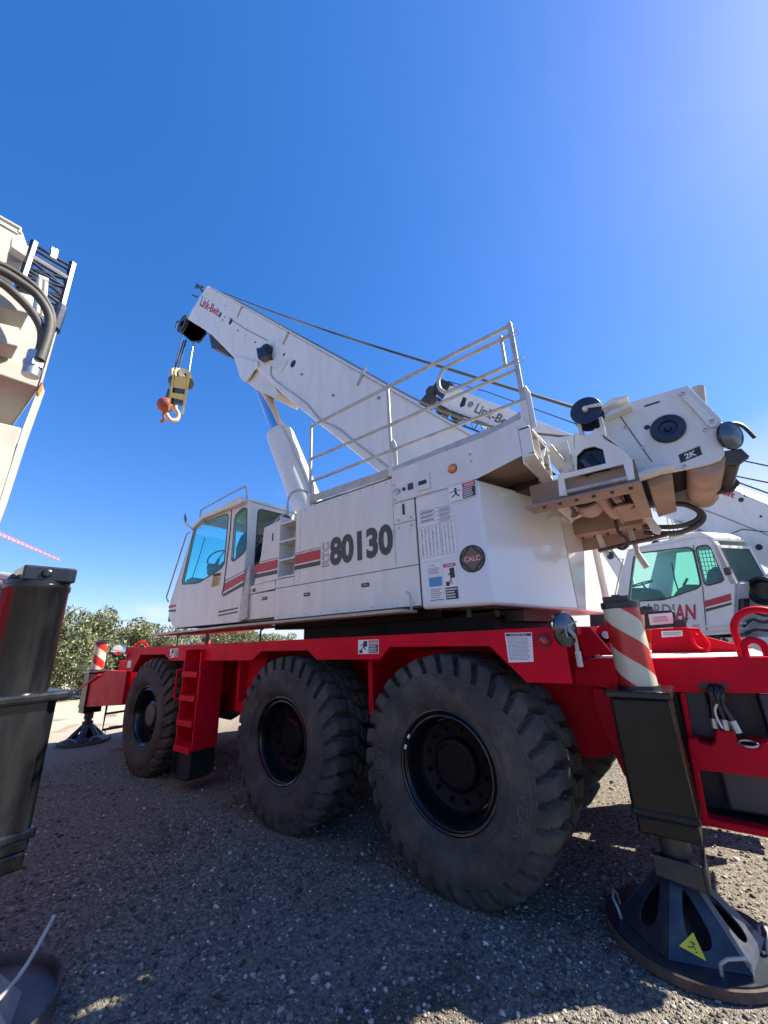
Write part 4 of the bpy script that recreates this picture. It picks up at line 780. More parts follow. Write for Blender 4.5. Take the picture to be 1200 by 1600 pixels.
rs = P('mirror', MB().lathe([(0.0, -0.03), (0.115, -0.02), (0.125, 0.0), (0.12, 0.012), (0.11, 0.012)], (2.40, YW+0.02, 3.325), (0.72, -0.68, -0.15), 32), 'rim_black', winch, smooth=40)
P('mirror_glass', MB().lathe([(0.112, 0.010), (0.06, 0.022), (0.0, 0.026)], (2.40, YW+0.02, 3.325), (0.72, -0.68, -0.15), 28), 'dark_mirror', winch, smooth=40)
P('roller_arm', MB().cyl((2.375, YW+0.1, 3.13), (2.375, 1.75, 3.13), 0.05, n=16).xz([(2.28, 3.22), (2.44, 3.20), (2.47, 3.12), (2.40, 3.08), (2.28, 3.12)], YW+0.04, YW+0.10).xz([(2.28, 3.22), (2.44, 3.20), (2.47, 3.12), (2.40, 3.05), (2.28, 3.06)], 1.75, 1.80), 'dark_steel', winch, smooth=40)
P('exhaust_pipe', MB().cyl((2.30, 1.4, 3.7), (2.36, 1.4, 4.05), 0.055, n=16), 'tan', winch, smooth=40)
P('rear_cover', MB().prism([(2.22, YW+0.35, 3.90), (2.28, YW+0.35, 3.93), (2.44, YW+0.35, 3.58), (2.40, YW+0.35, 3.45)], (0, 0.5, 0)), 'white2', winch)
# cable reel with its housing plate in front of the winch
YH = 0.55
house = [on(a, b, 1, YH) for a, b in ((871, 741), (874, 775), (886, 774), (881, 748), (974, 725), (981, 751), (992, 748), (988, 720), (974, 702), (944, 686), (938, 674), (931, 669), (920, 679), (908, 680), (900, 674), (896, 678), (896, 700), (898, 736))]
hole = [on(a, b, 1, YH) for a, b in ((901, 735), (901, 712), (912, 701), (928, 697), (942, 702), (947, 724))]
reel = P('reel_housing', frame_wall(house, [hole], (0, -1, 0), 0.02), 'white')
P('housing_side', MB().prism([on(896, 680, 1, YH), on(898, 736, 1, YH), on(900, 736, 1, YH), on(898, 680, 1, YH)], (0, 0.4, 0)).prism([on(938, 676, 1, YH), on(974, 703, 1, YH), on(975, 701, 1, YH), on(939, 674, 1, YH)], (0, 0.38, 0)).box(1.26, 1.55, 0.80, 0.82, 3.1, 3.55), 'white', reel)
P('reel', MB().lathe([(0.0, 0.0), (0.128, 0.0), (0.132, 0.01), (0.128, 0.018), (0.06, 0.02), (0.06, 0.18), (0.125, 0.18), (0.125, 0.20), (0.0, 0.20)], (1.466, YH-0.06, 3.735), (0, 1, 0), 36), 'navy', reel, smooth=40)
P('reel_arm', MB().prism([(1.465, YH-0.085, 3.745), (1.475, YH-0.085, 3.765), (1.60, YH-0.085, 3.75), (1.60, YH-0.085, 3.715)], (0, 0.02, 0)).cyl((1.466, YH-0.1, 3.738), (1.466, YH, 3.738), 0.022, n=12), 'white2', reel, bevel=0.003)
P('reel_core', MB().cyl((1.36, 0.66, 3.32), (1.42, 0.66, 3.2), 0.09, n=16).box(1.30, 1.52, 0.60, 0.79, 3.20, 3.48), 'rim_black', reel)
P('reel_support', MB().box(1.36, 1.39, 0.60, 0.75, 3.45, 3.72).box(1.54, 1.57, 0.60, 0.75, 3.4, 3.68), 'white2', reel)
P('tie_bar', MB().cyl(on(884, 769, 1, YH+0.02), on(980, 747, 1, YH+0.02), 0.022, n=14), 'galv', reel, smooth=60)
P('lower_box', MB().xz([(1.14, 3.0), (1.68, 3.0), (1.68, 3.16), (1.16, 3.20)], YH+0.10, YH+0.12), 'underside_bounce', reel)
P('gusset', MB().prism([on(a, b, 1, 0.70) for a, b in ((858, 697), (886, 688), (899, 734), (876, 741), (860, 722))], (0, 0.015, 0)).prism([on(864, 700, 1, 0.70), on(883, 722, 1, 0.70), on(883, 720, 1, 0.70), on(865, 698, 1, 0.70)], (0, -0.08, 0)), 'white2', reel, bevel=0.003)
for a, b in ((876, 734), (894, 729), (891, 713)): P('bolt', MB().lathe([(0.018, 0), (0.018, 0.012), (0, 0.016)], on(a, b, 1, 0.70), (0, -1, 0), 8), 'steel', reel)
# underside of the tail
tail = P('tail_frame', MB().box(0.80, 1.72, 0.50, 0.74, 2.95, 2.975), 'underside_bounce', bevel=0.004)
P('flange', MB().box(0.80, 1.62, 2.02, 2.34, 2.95, 2.975), 'underside_bounce', tail)
P('flange', MB().box(1.621, 1.72, 0.741, 2.34, 2.95, 2.975), 'underside_bounce', tail)
P('web', MB().box(0.80, 1.72, 0.742, 0.76, 2.976, 3.25), 'underside_bounce', tail)
P('web', MB().box(0.80, 1.70, 2.02, 2.04, 2.976, 3.25), 'underside_bounce', tail)
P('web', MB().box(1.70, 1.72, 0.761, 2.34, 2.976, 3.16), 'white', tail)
P('web', MB().box(0.80, 1.66, 2.341, 2.36, 2.80, 2.99), 'underside_bounce', tail)
P('ceiling_plate', MB().box(0.30, 1.70, 0.762, 2.018, 3.225, 3.245), 'dark_steel', tail)
P('tray', MB().box(1.44, 1.62, 1.15, 1.85, 2.965, 2.98), 'underside_bounce', tail, bevel=0.004)
P('tray_rim', MB().tube([(1.44, 1.85, 2.962), (1.44, 1.18, 2.962), (1.47, 1.13, 2.962), (1.60, 1.13, 2.962), (1.62, 1.17, 2.962)], 0.014, 6), 'underside_bounce', tail)
P('dark_filler', MB().box(-0.2, 0.86, 0.9, 2.9, 3.264, 3.36), 'dark_steel', tail)  # dark block filling the gap between counterweight top and soffit
P('strip', MB().box(0.45, 1.0, 0.955, 0.975, 3.33, 3.35), 'white', tail)
for x in np.linspace(0.95, 1.65, 6):
    for yy_ in (0.56, 2.24): P('bolt', MB().cyl((x, yy_, 2.95), (x, yy_, 2.932), 0.016, n=6), 'dark_steel', tail)
for k, (xa, ya) in enumerate(((1.05, 0.85), (1.50, 0.9), (1.56, 0.95))): P('hydraulic_hose', MB().tube(smooth_path([(xa, ya, 3.2), (xa+0.05, ya+0.25, 3.02-0.02*k), (xa-0.03, ya+0.6, 3.04), (xa+0.02, ya+1.0, 3.2)], 6), 0.02, 7), 'rim_black', tail, smooth=60)
P('motor_flange', MB().lathe([(0.10, 0), (0.155, 0), (0.155, 0.03), (0.10, 0.03)], (1.22, 1.20, 3.175), (0.0, 0.75, -0.35), 24), 'dark_steel', tail, smooth=40)
P('winch_motor', MB().lathe([(0.0, 0.0), (0.11, 0.0), (0.13, 0.05), (0.13, 0.28), (0.09, 0.34), (0.0, 0.36)], (1.22, 1.15, 3.20), (0.0, 0.75, -0.35), 24), 'primer', tail, smooth=40)
P('winch_motor', MB().cyl((1.33, 0.95, 3.15), (1.42, 1.55, 3.0), 0.065, n=16), 'primer', tail, smooth=40)
for i, (dx, r) in enumerate(((0.0, 0.028), (0.10, 0.026))):
    P('hydraulic_hose', MB().tube(smooth_path([(1.60, 2.1, 2.86+0.07*i), (1.90, 2.1, 2.80+0.07*i), (2.10+dx*0.8-0.1*i, 2.1, 2.86+0.04*i), (2.15+dx*0.8-0.1*i, 2.1, 2.96+0.02*i), (2.05, 2.1, 3.08), (1.95, 2.1, 3.12)], 6), r, 8), 'hose', tail, smooth=60)
P('hanger', MB().tube([(1.47, 2.18, 2.95), (1.49, 2.18, 2.62), (1.53, 2.18, 2.52)], 0.026).cyl((1.48, 2.18, 2.66), (1.54, 2.18, 2.48), 0.036, n=10), 'galv', tail, smooth=60)
P('hanger', MB().prism([(1.64, 1.75, 2.96), (1.71, 1.75, 2.96), (1.77, 1.75, 2.80), (1.74, 1.75, 2.75), (1.69, 1.75, 2.78)], (0, 0.05, 0)), 'white2', tail, bevel=0.006)
P('hanger', MB().prism([(1.10, 2.2, 2.95), (1.16, 2.2, 2.95), (1.20, 2.2, 2.70), (1.17, 2.2, 2.68), (1.12, 2.2, 2.80)], (0, 0.03, 0)), 'white2', tail)
P('cross_rod', MB().cyl((1.10, 2.2, 2.75), (1.80, 2.0, 2.78), 0.022, n=10), 'dark_steel', tail, smooth=60)

# ---------------- ropes
def rope(pts, r, sag=0.0):
    P('rope', MB().tube(smooth_path(pts, 8), r, 6), 'rope', boom, smooth=60)
ra, rc = on(346, 457, 1, BM), Vector((1.98, BM, 3.77))
mid = ra.lerp(rc, 0.5)
rope([ra, ra.lerp(rc, 0.3)+Vector((0, 0, -0.10)), ra.lerp(rc, 0.6)+Vector((0, 0, -0.11)), rc], 0.022)
ga = bp(TL_-0.9, 0.10, BM+0.2); rope([ga, bp(2.0, 0.12, BM+0.2), bp(-2.0, 0.20, BM+0.2), Vector((1.95, BM+0.2, 3.75))], 0.018)
rope([Vector((2.25, 1.1, 3.72)), Vector((2.36, 1.1, 3.52)), Vector((2.50, 1.1, 3.45)), Vector((2.56, 1.1, 3.3))], 0.016)

# ---------------- hook block and ball hanging from the boom head
def P2(name, mb, m, parent, **k): return mb.build(name, m, parent, **k)
hb = on(280, 606, 1, BM)
hook = root('hook_block', 'yellow hook block hanging on four ropes below the boom head', 'hook', tuple(on(272, 657, 1, BM)))
VD = Vector(hb-CAM); VD.z = 0; VD = VD.normalized()*0.45
def hq(*pts): return [on(a, b, 1, BM-0.22) for a, b in pts]
P2('cheek_plate', MB().prism(hq((294, 581), (298, 582), (288.5, 637), (285, 635)), VD), 'yellow', hook, bevel=0.01)
P2('cheek_plate', MB().prism(hq((270.5, 579), (273.5, 580), (267, 631), (264, 630)), VD), 'yellow', hook, bevel=0.01)
P2('cover_plate', MB().prism(hq((273.5, 587), (293, 590), (290, 608), (270.5, 605)), (0, 0.04, 0)), 'yellow', hook, bevel=0.01)
P2('cover_plate', MB().prism(hq((269, 613), (288, 616), (287, 625), (268, 621)), (0, 0.04, 0)), 'yellow', hook, bevel=0.01)
for k in range(3):
    a = 276+k*6; P2('sheave', MB().lathe([(0.05, -0.05), (0.22, -0.06), (0.19, 0), (0.22, 0.06), (0.05, 0.05)], on(a, 585+k*0.8, 1, BM), (1, 0, -0.1), 20), 'tan' if k != 2 else 'dark_steel', hook, smooth=40)
P2('core', MB().prism([p+VD*0.3 for p in hq((272, 583), (295, 586), (288, 628), (266, 624))], VD*0.3), 'dark_steel', hook)
P2('sheave_axle', MB().cyl(on(272, 596, 1, BM), on(293, 599, 1, BM), 0.20, n=16), 'dark_steel', hook, smooth=40)
P2('swivel', MB().cyl(on(276, 620, 1, BM), on(274, 629, 1, BM), 0.20, 0.16, n=16), 'dark_steel', hook, smooth=40)
h_ = on(275, 630, 1, BM)
P2('hook', MB().tube(smooth_path([h_+Vector((0.0, 0, 0.1)), h_+Vector((-0.02, 0.0, -0.18)), h_+Vector((-0.02, 0.12, -0.34)), h_+Vector((-0.03, 0.10, -0.56)), h_+Vector((-0.03, -0.08, -0.66)), h_+Vector((-0.03, -0.24, -0.50))], 5), 0.075, 8), 'tan', hook, smooth=60)
for (a, b), (c, d), yy in (((287, 532), (273, 578), -0.15), ((290, 532), (278, 579), -0.05), ((291, 531), (279, 580), 0.1), ((303, 530), (295, 582), 0.15)):
    P2('fall_rope', MB().cyl(on(a, b, 1, BM+yy), on(c, d, 1, BM+yy), 0.022, n=6), 'rope' if yy < 0.12 else 'steel', hook)
ball = root('headache_ball', 'dull red overhaul ball with small hook beside the yellow hook block', 'hook ball', tuple(on(255, 656, 1, BM+0.25)))
bc = on(258.5, 633, 1, BM+0.25)
P2('ball', MB().lathe([(0.28*math.sin(t), -0.28*math.cos(t)) for t in np.linspace(0.01, PI-0.01, 18)], bc, (0.1, 0, 1), 28), 'ball_red', ball, smooth=60)
P2('hook', MB().tube(smooth_path([bc+Vector((-0.02, 0, -0.25)), bc+Vector((-0.05, 0, -0.42)), bc+Vector((0.05, 0, -0.54)), bc+Vector((-0.04, 0, -0.68)), bc+Vector((-0.16, 0, -0.58))], 5), 0.045, 8), 'ball_red', ball, smooth=60)
P2('shank', MB().cyl(bc+Vector((0.05, 0, 0.25)), bc+Vector((0.16, 0, 0.6)), 0.06, n=10).cyl(bc+Vector((0.16, 0, 0.6)), on(284, 528, 1, BM+0.25), 0.02, n=6), 'dark_steel', ball)

# ---------------- lettering, stripes and warning plates on the main crane
TQ = q_y(((516, 885), (615, 868), (615, 812), (514, 843)), YU)
nx0, nx1, nz0, nz1 = -1.50, -0.545, 2.69, 3.045
decal_text('lettering', '80130', 'charcoal', body, q_xz(nx0, nx1, nz0, nz1, YU-0.0015), 0.047)
mb = MB(); qv = Quad((-1.515, YU-0.0015, 2.70), (-1.515, YU-0.0015, 3.00), (-1.635, YU-0.0015, 3.00), (-1.635, YU-0.0015, 2.70), (0, -1, 0))
qv.text(mb, 'RTC', 0, 1, 0, 1, 0.0012, 0.035); mb.build('lettering', 'charcoal', body)
mb = MB(); qv.text(mb, 'RTC', 0.03, 0.97, 0.05, 0.95, 0.0022, -0.005); mb.build('lettering', 'white', body)
def stripe(x0, x1, z0, z1, parent, y=YU, sk=0.0):
    P('stripe', MB().xz([(x0, z0+0.075), (x1, z0+0.075+sk), (x1, z1+sk), (x0, z1)], y-0.002, y), 'stripe_red', parent)
    P('stripe', MB().xz([(x0, z0), (x1, z0+sk), (x1, z0+0.055+sk), (x0, z0+0.055)], y-0.002, y), 'charcoal', parent)
    P('stripe', MB().xz([(x0, z1+0.018), (x1, z1+0.018+sk), (x1, z1+0.026+sk), (x0, z1+0.026)], y-0.002, y), 'charcoal', parent)
stripe(-2.145, -1.665, 2.735, 2.935, body)
stripe(-3.02, -2.505, 2.735, 2.935, tb)
cs = [on(a, b, 1, YK) for a, b in ((348, 933), (348, 926), (348, 912), (384, 892), (383, 905), (382, 911))]
P('stripe', MB().prism(Y(((349, 925), (382, 906), (384, 894), (350, 912)), YK), (0, -0.002, 0)), 'stripe_red', cab)
P('stripe', MB().prism(Y(((348, 933), (381, 915), (382, 909), (349, 928)), YK), (0, -0.002, 0)), 'charcoal', cab)
P('stripe', MB().prism(Y(((350, 909.5), (384, 891), (384.2, 890), (350, 908)), YK), (0, -0.002, 0)), 'charcoal', cab)
P('stripe', MB().prism(Y(((263.5, 951), (275, 948), (275.5, 944), (264, 946)), YK), (0, -0.002, 0)), 'stripe_red', cab)
P('stripe', MB().prism(Y(((263, 956), (274.5, 956), (275, 952), (263.5, 953)), YK), (0, -0.002, 0)), 'charcoal', cab)
def person_mark(q, mb, u, v, s, h):
    for a, b, c, d, w in ((0, 0.35, 0.05, -0.05, 0.14), (0.05, -0.05, -0.25, -0.40, 0.10), (0.05, -0.05, 0.25, -0.45, 0.10), (0, 0.30, -0.38, 0.18, 0.08), (0, 0.30, 0.35, 0.22, 0.08)): q.line(mb, u+a*s, v+b*s, u+c*s, v+d*s, w*s, h)
    q.poly(mb, [(u+s*0.02+s*0.10*math.cos(t), v+s*0.50+s*0.12*math.sin(t)) for t in np.linspace(0, 2*PI, 9)[:-1]], h)
def warning(parent, q, kind, flip=False):
    M = ['paper', 'ink', 'decal_red', 'paper']
    mb = MB(); mb.cur = 0; q.rect(mb, 0, 1, 0, 1, 0, 0.001)
    if kind == 'wide':      # picture left, black text block right under a red bar
        mb.cur = 1; q.rect(mb, 0.52, 0.98, 0.04, 0.66, 0.001); person_mark(q, mb, 0.25, 0.5, 0.55, 0.001)
        mb.cur = 2; q.rect(mb, 0.52, 0.98, 0.70, 0.97, 0.001)
        mb.cur = 3; text_rows(q, mb, 0.55, 0.95, 0.08, 0.62, 5, 0.0022); q.text(mb, 'DANGER', 0.60, 0.93, 0.76, 0.91, 0.0025, 0.01)
    elif kind == 'tall':
        mb.cur = 1; q.rect(mb, 0.03, 0.97, 0.02, 0.34, 0.001); q.rect(mb, 0.50, 0.85, 0.58, 0.86, 0.001); q.rect(mb, 0.12, 0.38, 0.38, 0.50, 0.001); person_mark(q, mb, 0.5, 0.60, 0.42, 0.0015)
        mb.cur = 2; q.rect(mb, 0.03, 0.97, 0.89, 0.985, 0.001)
        mb.cur = 3; text_rows(q, mb, 0.08, 0.92, 0.04, 0.32, 4, 0.0022); q.text(mb, 'DANGER', 0.2, 0.85, 0.91, 0.965, 0.0025, 0.01)
    elif kind == 'deckplate':
        mb.cur = 1; q.rect(mb, 0.52, 0.97, 0.05, 0.70, 0.001); q.rect(mb, 0.28, 0.45, 0.50, 0.92, 0.001); q.rect(mb, 0.06, 0.22, 0.06, 0.28, 0.001); person_mark(q, mb, 0.26, 0.5, 0.5, 0.0012)
        mb.cur = 2; q.rect(mb, 0.52, 0.97, 0.76, 0.95, 0.001)
        mb.cur = 3; text_rows(q, mb, 0.55, 0.94, 0.10, 0.66, 5, 0.0022); q.text(mb, 'DANGER', 0.58, 0.93, 0.79, 0.92, 0.0025, 0.01)
    return mb.build('warning_plate', M, parent)
warning(cw, q_y(((703, 786), (745, 775), (744, 750), (701, 762)), YU, 0.012), 'wide')
warning(cw, q_xz(0.03, 0.165, 2.155, 2.50, YU-0.002), 'tall')
warning(deck, q_y(((560, 1022), (592, 1021), (592, 999), (560, 1000)), 0.05, 0.002), 'deckplate')
warning(deck, q_y(((265.5, 1028), (278.5, 1026), (279, 1012.5), (266, 1014)), 0.05, 0.002), 'deckplate')
# lifting chart
mb = MB(); q = q_xz(-0.205, 0.195, 2.555, 3.10, YU-0.002); mb.cur = 0; q.rect(mb, 0, 1, 0, 1, 0, 0.001); mb.cur = 1
q.text(mb, 'Link-Belt', 0.04, 0.22, 0.965, 0.985, 0.0012)
for v in (0.955, 0.88, 0.80, 0.72, 0.64, 0.06): q.rect(mb, 0.02, 0.98, v, v+0.004, 0.001)
for u in (0.58, ): q.rect(mb, u, u+0.006, 0.06, 0.955, 0.001)
for i, v in enumerate((0.895, 0.815, 0.735)):
    text_rows(q, mb, 0.05, 0.5, v, v+0.045, 3, 0.001)
    for k in range(3): q.line(mb, 0.08+0.14*k, v+0.005, 0.2+0.14*k, v+0.04, 0.006, 0.001)
mb.cur = 2; text_rows(q, mb, 0.62, 0.95, 0.66, 0.94, 20, 0.001)
for k in range(5): text_rows(q, mb, 0.04+0.105*k, 0.11+0.105*k, 0.08, 0.62, 30, 0.001, rag=0.6)
for k in range(4): text_rows(q, mb, 0.61+0.095*k, 0.67+0.095*k, 0.08, 0.62, 30, 0.001, rag=0.6)
mb.build('load_chart', ['paper', 'ink', 'ink_grey'], cw)
# round CALC badge
bc_ = (0.335, 2.505); R_ = 0.128
bq = q_xz(bc_[0]-R_, bc_[0]+R_, bc_[1]-R_, bc_[1]+R_, YU-0.002); mb = MB(); mb.cur = 0
bq.poly(mb, [(0.5+0.5*math.cos(t), 0.5+0.5*math.sin(t)) for t in np.linspace(0, 2*PI, 41)[:-1]], 0)
mb.cur = 1; bq.poly(mb, [(0.5, 0.93), (0.93, 0.5), (0.5, 0.07), (0.07, 0.5)], 0.0013)
for a in (0.25, 0.75, 1.25, 1.75):
    cx, cy = 0.5+0.41*math.cos(a*PI), 0.5+0.41*math.sin(a*PI); t = (-math.sin(a*PI), math.cos(a*PI)); bq.line(mb, cx-t[0]*0.13, cy-t[1]*0.13, cx+t[0]*0.13, cy+t[1]*0.13, 0.05, 0.0013)
mb.cur = 2; bq.text(mb, 'CALC', 0.19, 0.81, 0.405, 0.595, 0.003, 0.03)
mb.build('badge', ['ink', 'bronze', 'pale_red'], cw)
mb = MB(); q = q_xz(-0.145, 0.01, 2.405, 2.525, YU-0.002); q.rect(mb, 0, 1, 0, 1, 0, 0.001); mb.cur = 1; q.text(mb, 'Link-Belt', 0.06, 0.55, 0.74, 0.9, 0.0012); text_rows(q, mb, 0.06, 0.94, 0.1, 0.62, 5, 0.001); mb.build('label', ['paper', 'ink_grey'], cw)
mb = MB(); q = q_xz(-0.145, 0.01, 2.16, 2.395, YU-0.002); q.rect(mb, 0, 1, 0, 1, 0, 0.001); mb.cur = 1; q.rect(mb, 0.04, 0.96, 0.58, 0.96, 0.001); q.rect(mb, 0.03, 0.97, 0.02, 0.06, 0.001)
mb.cur = 2; text_rows(q, mb, 0.1, 0.9, 0.1, 0.5, 5, 0.001); q.poly(mb, [(0.5+0.14*math.cos(t), 0.84+0.09*math.sin(t)) for t in np.linspace(0, 2*PI, 13)[:-1]], 0.0022); mb.build('label', ['paper', 'sky_blue', 'ink_grey'], cw)
mb = MB(); q = q_y(((795, 1035), (834, 1034), (831, 988), (789, 989)), 0.05, 0.002); q.rect(mb, 0, 1, 0, 1, 0, 0.001); mb.cur = 1; q.rect(mb, 0.03, 0.97, 0.88, 0.97, 0.001)
mb.cur = 2; text_rows(q, mb, 0.06, 0.94, 0.06, 0.86, 18, 0.001, rag=0.15); mb.cur = 0; q.text(mb, 'INFORMATION', 0.2, 0.8, 0.895, 0.955, 0.0025); mb.build('information_plate', ['paper', 'ink', 'ink_grey'], deck)
P('label', MB().box(-6.56, -6.40, 0.046, 0.0485, 1.53, 1.65), 'paper', deck)
mb = MB(); q = q_y(((330, 918), (343, 915), (346, 894), (333, 896)), YK, 0.002); q.rect(mb, 0, 1, 0, 1, 0, 0.001); mb.cur = 1; q.rect(mb, 0.05, 0.95, 0.75, 0.95, 0.001); text_rows(q, mb, 0.1, 0.9, 0.05, 0.7, 7, 0.001)
mb.cur = 0; q.text(mb, 'CAUTION', 0.12, 0.88, 0.79, 0.91, 0.0022); mb.build('caution_label', ['yellow_dim', 'ink'], cab)
mb = MB(); q = q_y(((390, 927), (400, 925), (400, 918), (390, 920)), YU-0.012, 0.002); q.rect(mb, 0, 1, 0, 1, 0, 0.001); mb.cur = 1; person_mark(q, mb, 0.25, 0.5, 0.6, 0.001); q.rect(mb, 0.52, 0.95, 0.1, 0.9, 0.001); mb.build('warning_plate', ['white', 'ink'], body)
# triangle on the float cone
tri = [on(a, b, 1, 0.26) for a, b in ((1084, 1458), (1062, 1478), (1105, 1502))]

# ================================================================ CRANE BEHIND ON THE RIGHT (cab with lettering)
UB = Vector((-0.827, 0.562, 0)).normalized(); NB = Vector((-UB.y, UB.x, 0)).normalized()
if NB.dot(CAM-(CAM+ray(1050, 900)*9.5)) < 0: NB = -NB
PB = CAM+ray(1050, 900)*9.5
def fB(pts, off=0.0): return [onp(a, b, PB+NB*off, NB) for a, b in pts]
ctr = fB([(1060, 985)])[0]-NB*1.2
cb = root('mobile_crane', 'white crane behind on the right, cab lettered in black and red above the red deck', 'crane', (ctr.x, ctr.y, 0), 'cranes parked behind')
def PBX(name, mb, m, parent=None, **k): return mb.build(name, m, cb if parent is None else parent, **k)
def tagless(o): return o
bo = fB(((980, 862), (1097, 839), (1114, 845), (1119, 851), (1150, 912), (1147, 990), (960, 1003), (957, 965), (964, 929)))
bd = round_poly(fB(((992, 866), (1081, 855), (1095, 917), (1037, 936), (982, 940))), 0.15); br = round_poly(fB(((1087, 856), (1108, 852), (1130, 904), (1126, 908), (1102, 915))), 0.12)
cabb = PBX('cab', frame_wall(bo, [bd, br], NB, 0.05), 'white')
for w in (bd, br): PBX('pane', MB().prism([p-NB*0.02 for p in w], -NB*0.01), 'glass_green', cabb); PBX('window_seal', ring(w, 0.035, NB, 0.01), 'ink', cabb)
DB = -NB*1.15
fo = [p+DB for p in bo]; fhh = [p+DB for p in fB(((1008, 862), (1078, 855), (1090, 910), (1035, 935), (1000, 935)))]
PBX('far_wall', frame_wall(fo, [fhh], NB, 0.03), 'white2', cabb); PBX('far_pane', MB().prism(fhh, NB*0.005), 'glass_green', cabb)
PBX('roof', MB().prism([bo[0], bo[1], bo[2], bo[2]+Vector((0, 0, 0.10)), bo[1]+Vector((0, 0, 0.13)), bo[0]+Vector((0, 0, 0.06))], DB), 'white', cabb, bevel=0.03)
PBX('rear_wall', MB().prism([bo[4], bo[5], bo[5]-UB*-0.03, bo[4]-UB*-0.03], DB), 'white2', cabb)
rq = [bo[3].lerp(bo[4], 0.1)+DB*0.12, bo[3].lerp(bo[4], 0.92)+DB*0.12, bo[3].lerp(bo[4], 0.92)+DB*0.9, bo[3].lerp(bo[4], 0.1)+DB*0.9]
ro = [bo[2]+DB*0.02, bo[3]+DB*0.02, bo[4]+DB*0.02, bo[4]+DB, bo[3]+DB, bo[2]+DB]
nr = (bo[4]-bo[3]).cross(DB).normalized(); nr = nr if nr.dot(UB) < 0 else -nr
PBX('rear_panel', frame_wall([ro[1], ro[2], ro[3], ro[4]], [rq], nr, 0.03), 'white', cabb)
PBX('rear_pane', MB().prism([p+nr*0.004 for p in rq], nr*-0.006), 'glass_dark', cabb)
PBX('window_seal', ring(rq, 0.03, nr, 0.01), 'ink', cabb)
PBX('rear_post', MB().prism([bo[2], bo[3], bo[4], bo[4]+UB*0.1, bo[3]+UB*0.1], DB*0.12), 'white2', cabb)
PBX('window_seal', MB().tube(fB(((1083, 852), (1098, 920), (1104, 986)), 0.004), 0.012, 4), 'seam', cabb)
gr = MB()
for i in range(7): a = fhh[1].lerp(fhh[0], 0.06+0.07*i); b = fhh[2].lerp(fhh[3], 0.06+0.09*i); gr.cyl(a+NB*0.03, b+NB*0.03, 0.008, n=5)
for i in range(7): a = fhh[1].lerp(fhh[2], 0.1+0.13*i); gr.cyl(a+NB*0.03, a+NB*0.03+(fhh[0]-fhh[1])*0.48, 0.008, n=5)
PBX('window_grille', gr, 'ink', cabb)
PBX('steering_wheel', MB().tube([fB([(1003, 912)], -0.55)[0]+Vector((math.cos(a)*0.26, math.sin(a)*0.26, 0.05*math.cos(a))) for a in np.linspace(0, 2*PI, 20)[:-1]], 0.02, 6, True).tube(fB(((1003, 912), (1014, 925), (1022, 938)), -0.55), 0.025, 6), 'interior', cabb, smooth=60)
PBX('dashboard', MB().prism(fB(((984, 938), (986, 918), (1008, 922), (1022, 940)), -0.3), -NB*0.6), 'interior', cabb, bevel=0.05)
PBX('seat', MB().prism(fB(((1048, 934), (1058, 920), (1070, 912), (1080, 922), (1086, 940), (1050, 942)), -0.4), -NB*0.5).prism(fB(((1100, 915), (1104, 892), (1116, 884), (1122, 905), (1122, 920)), -0.4), -NB*0.4), 'interior', cabb, bevel=0.05)
PBX('lever', MB().tube(fB(((1061, 925), (1054, 905), (1050, 880)), -0.5), 0.018, 5).tube(fB(((1068, 915), (1074, 904)), -0.5), 0.03, 6), 'interior', cabb)
PBX('stripe', MB().prism(fB(((1102, 949), (1143, 938), (1142, 927), (1101, 939)), 0.002), NB*0.003), 'stripe_red', cabb)
PBX('stripe', MB().prism(fB(((1103, 956), (1143.5, 945), (1143, 941), (1102.5, 951.5)), 0.002), NB*0.003), 'charcoal', cabb)
for (a0, a1), body_, m in (((1006, 1054), 'ARDI', 'ink_grey'), ((1054, 1087), 'AN', 'stripe_red')):
    q = Quad(*fB(((a0, 963 if a0 < 1050 else 970), (a1, 962 if a0 < 1050 else 968), (a1, 944), (a0, 943 if a0 < 1050 else 944)), 0.006), NB); mb = MB(); q.text(mb, body_, 0, 1, 0, 1, 0.0, 0.03); mb.build('lettering', m, cabb)
q = Quad(*fB(((1058, 974), (1076, 974), (1076, 966), (1058, 966)), 0.009), NB); mb = MB(); q.text(mb, 'NT', 0, 1, 0, 1, 0.0, 0.03); mb.build('lettering', 'ink', cabb)
mb = MB(); q = Quad(*fB(((1082, 982), (1094, 981), (1094, 975), (1082, 976)), 0.006), NB); text_rows(q, mb, 0, 1, 0, 1, 4, 0); mb.build('lettering', 'ink_grey', cabb)
PBX('roof_rail', MB().tube(smooth_path(fB(((996, 850), (1000, 848), (1060, 838), (1088, 833), (1093, 838)), -0.2), 4), 0.018), 'galv', cabb, smooth=60)
PBX('beacon', MB().lathe([(0.11, 0), (0.10, 0.08), (0.05, 0.12), (0, 0.12)], fB([(1025, 849)], -0.3)[0]-Vector((0, 0, 0.05)), (0, 0, 1), 16), 'ink', cabb, smooth=50)
PBX('aerial', MB().cyl(fB([(1024, 846)], -0.3)[0], fB([(1023, 835)], -0.3)[0], 0.02, n=6), 'ink', cabb)
mc = fB([(953, 868)], 0.1)[0]
PBX('mirror', MB().lathe([(0.0, 0.02), (0.115, 0.0), (0.115, -0.02), (0, -0.04)], mc, NB, 24), 'black', cabb, smooth=50)
PBX('mirror_arm', MB().tube([mc-NB*0.03, fB([(974, 875)], 0.0)[0]], 0.012).tube(fB(((974, 873), (966, 905), (957, 950)), 0.05), 0.014), 'galv', cabb, smooth=60)
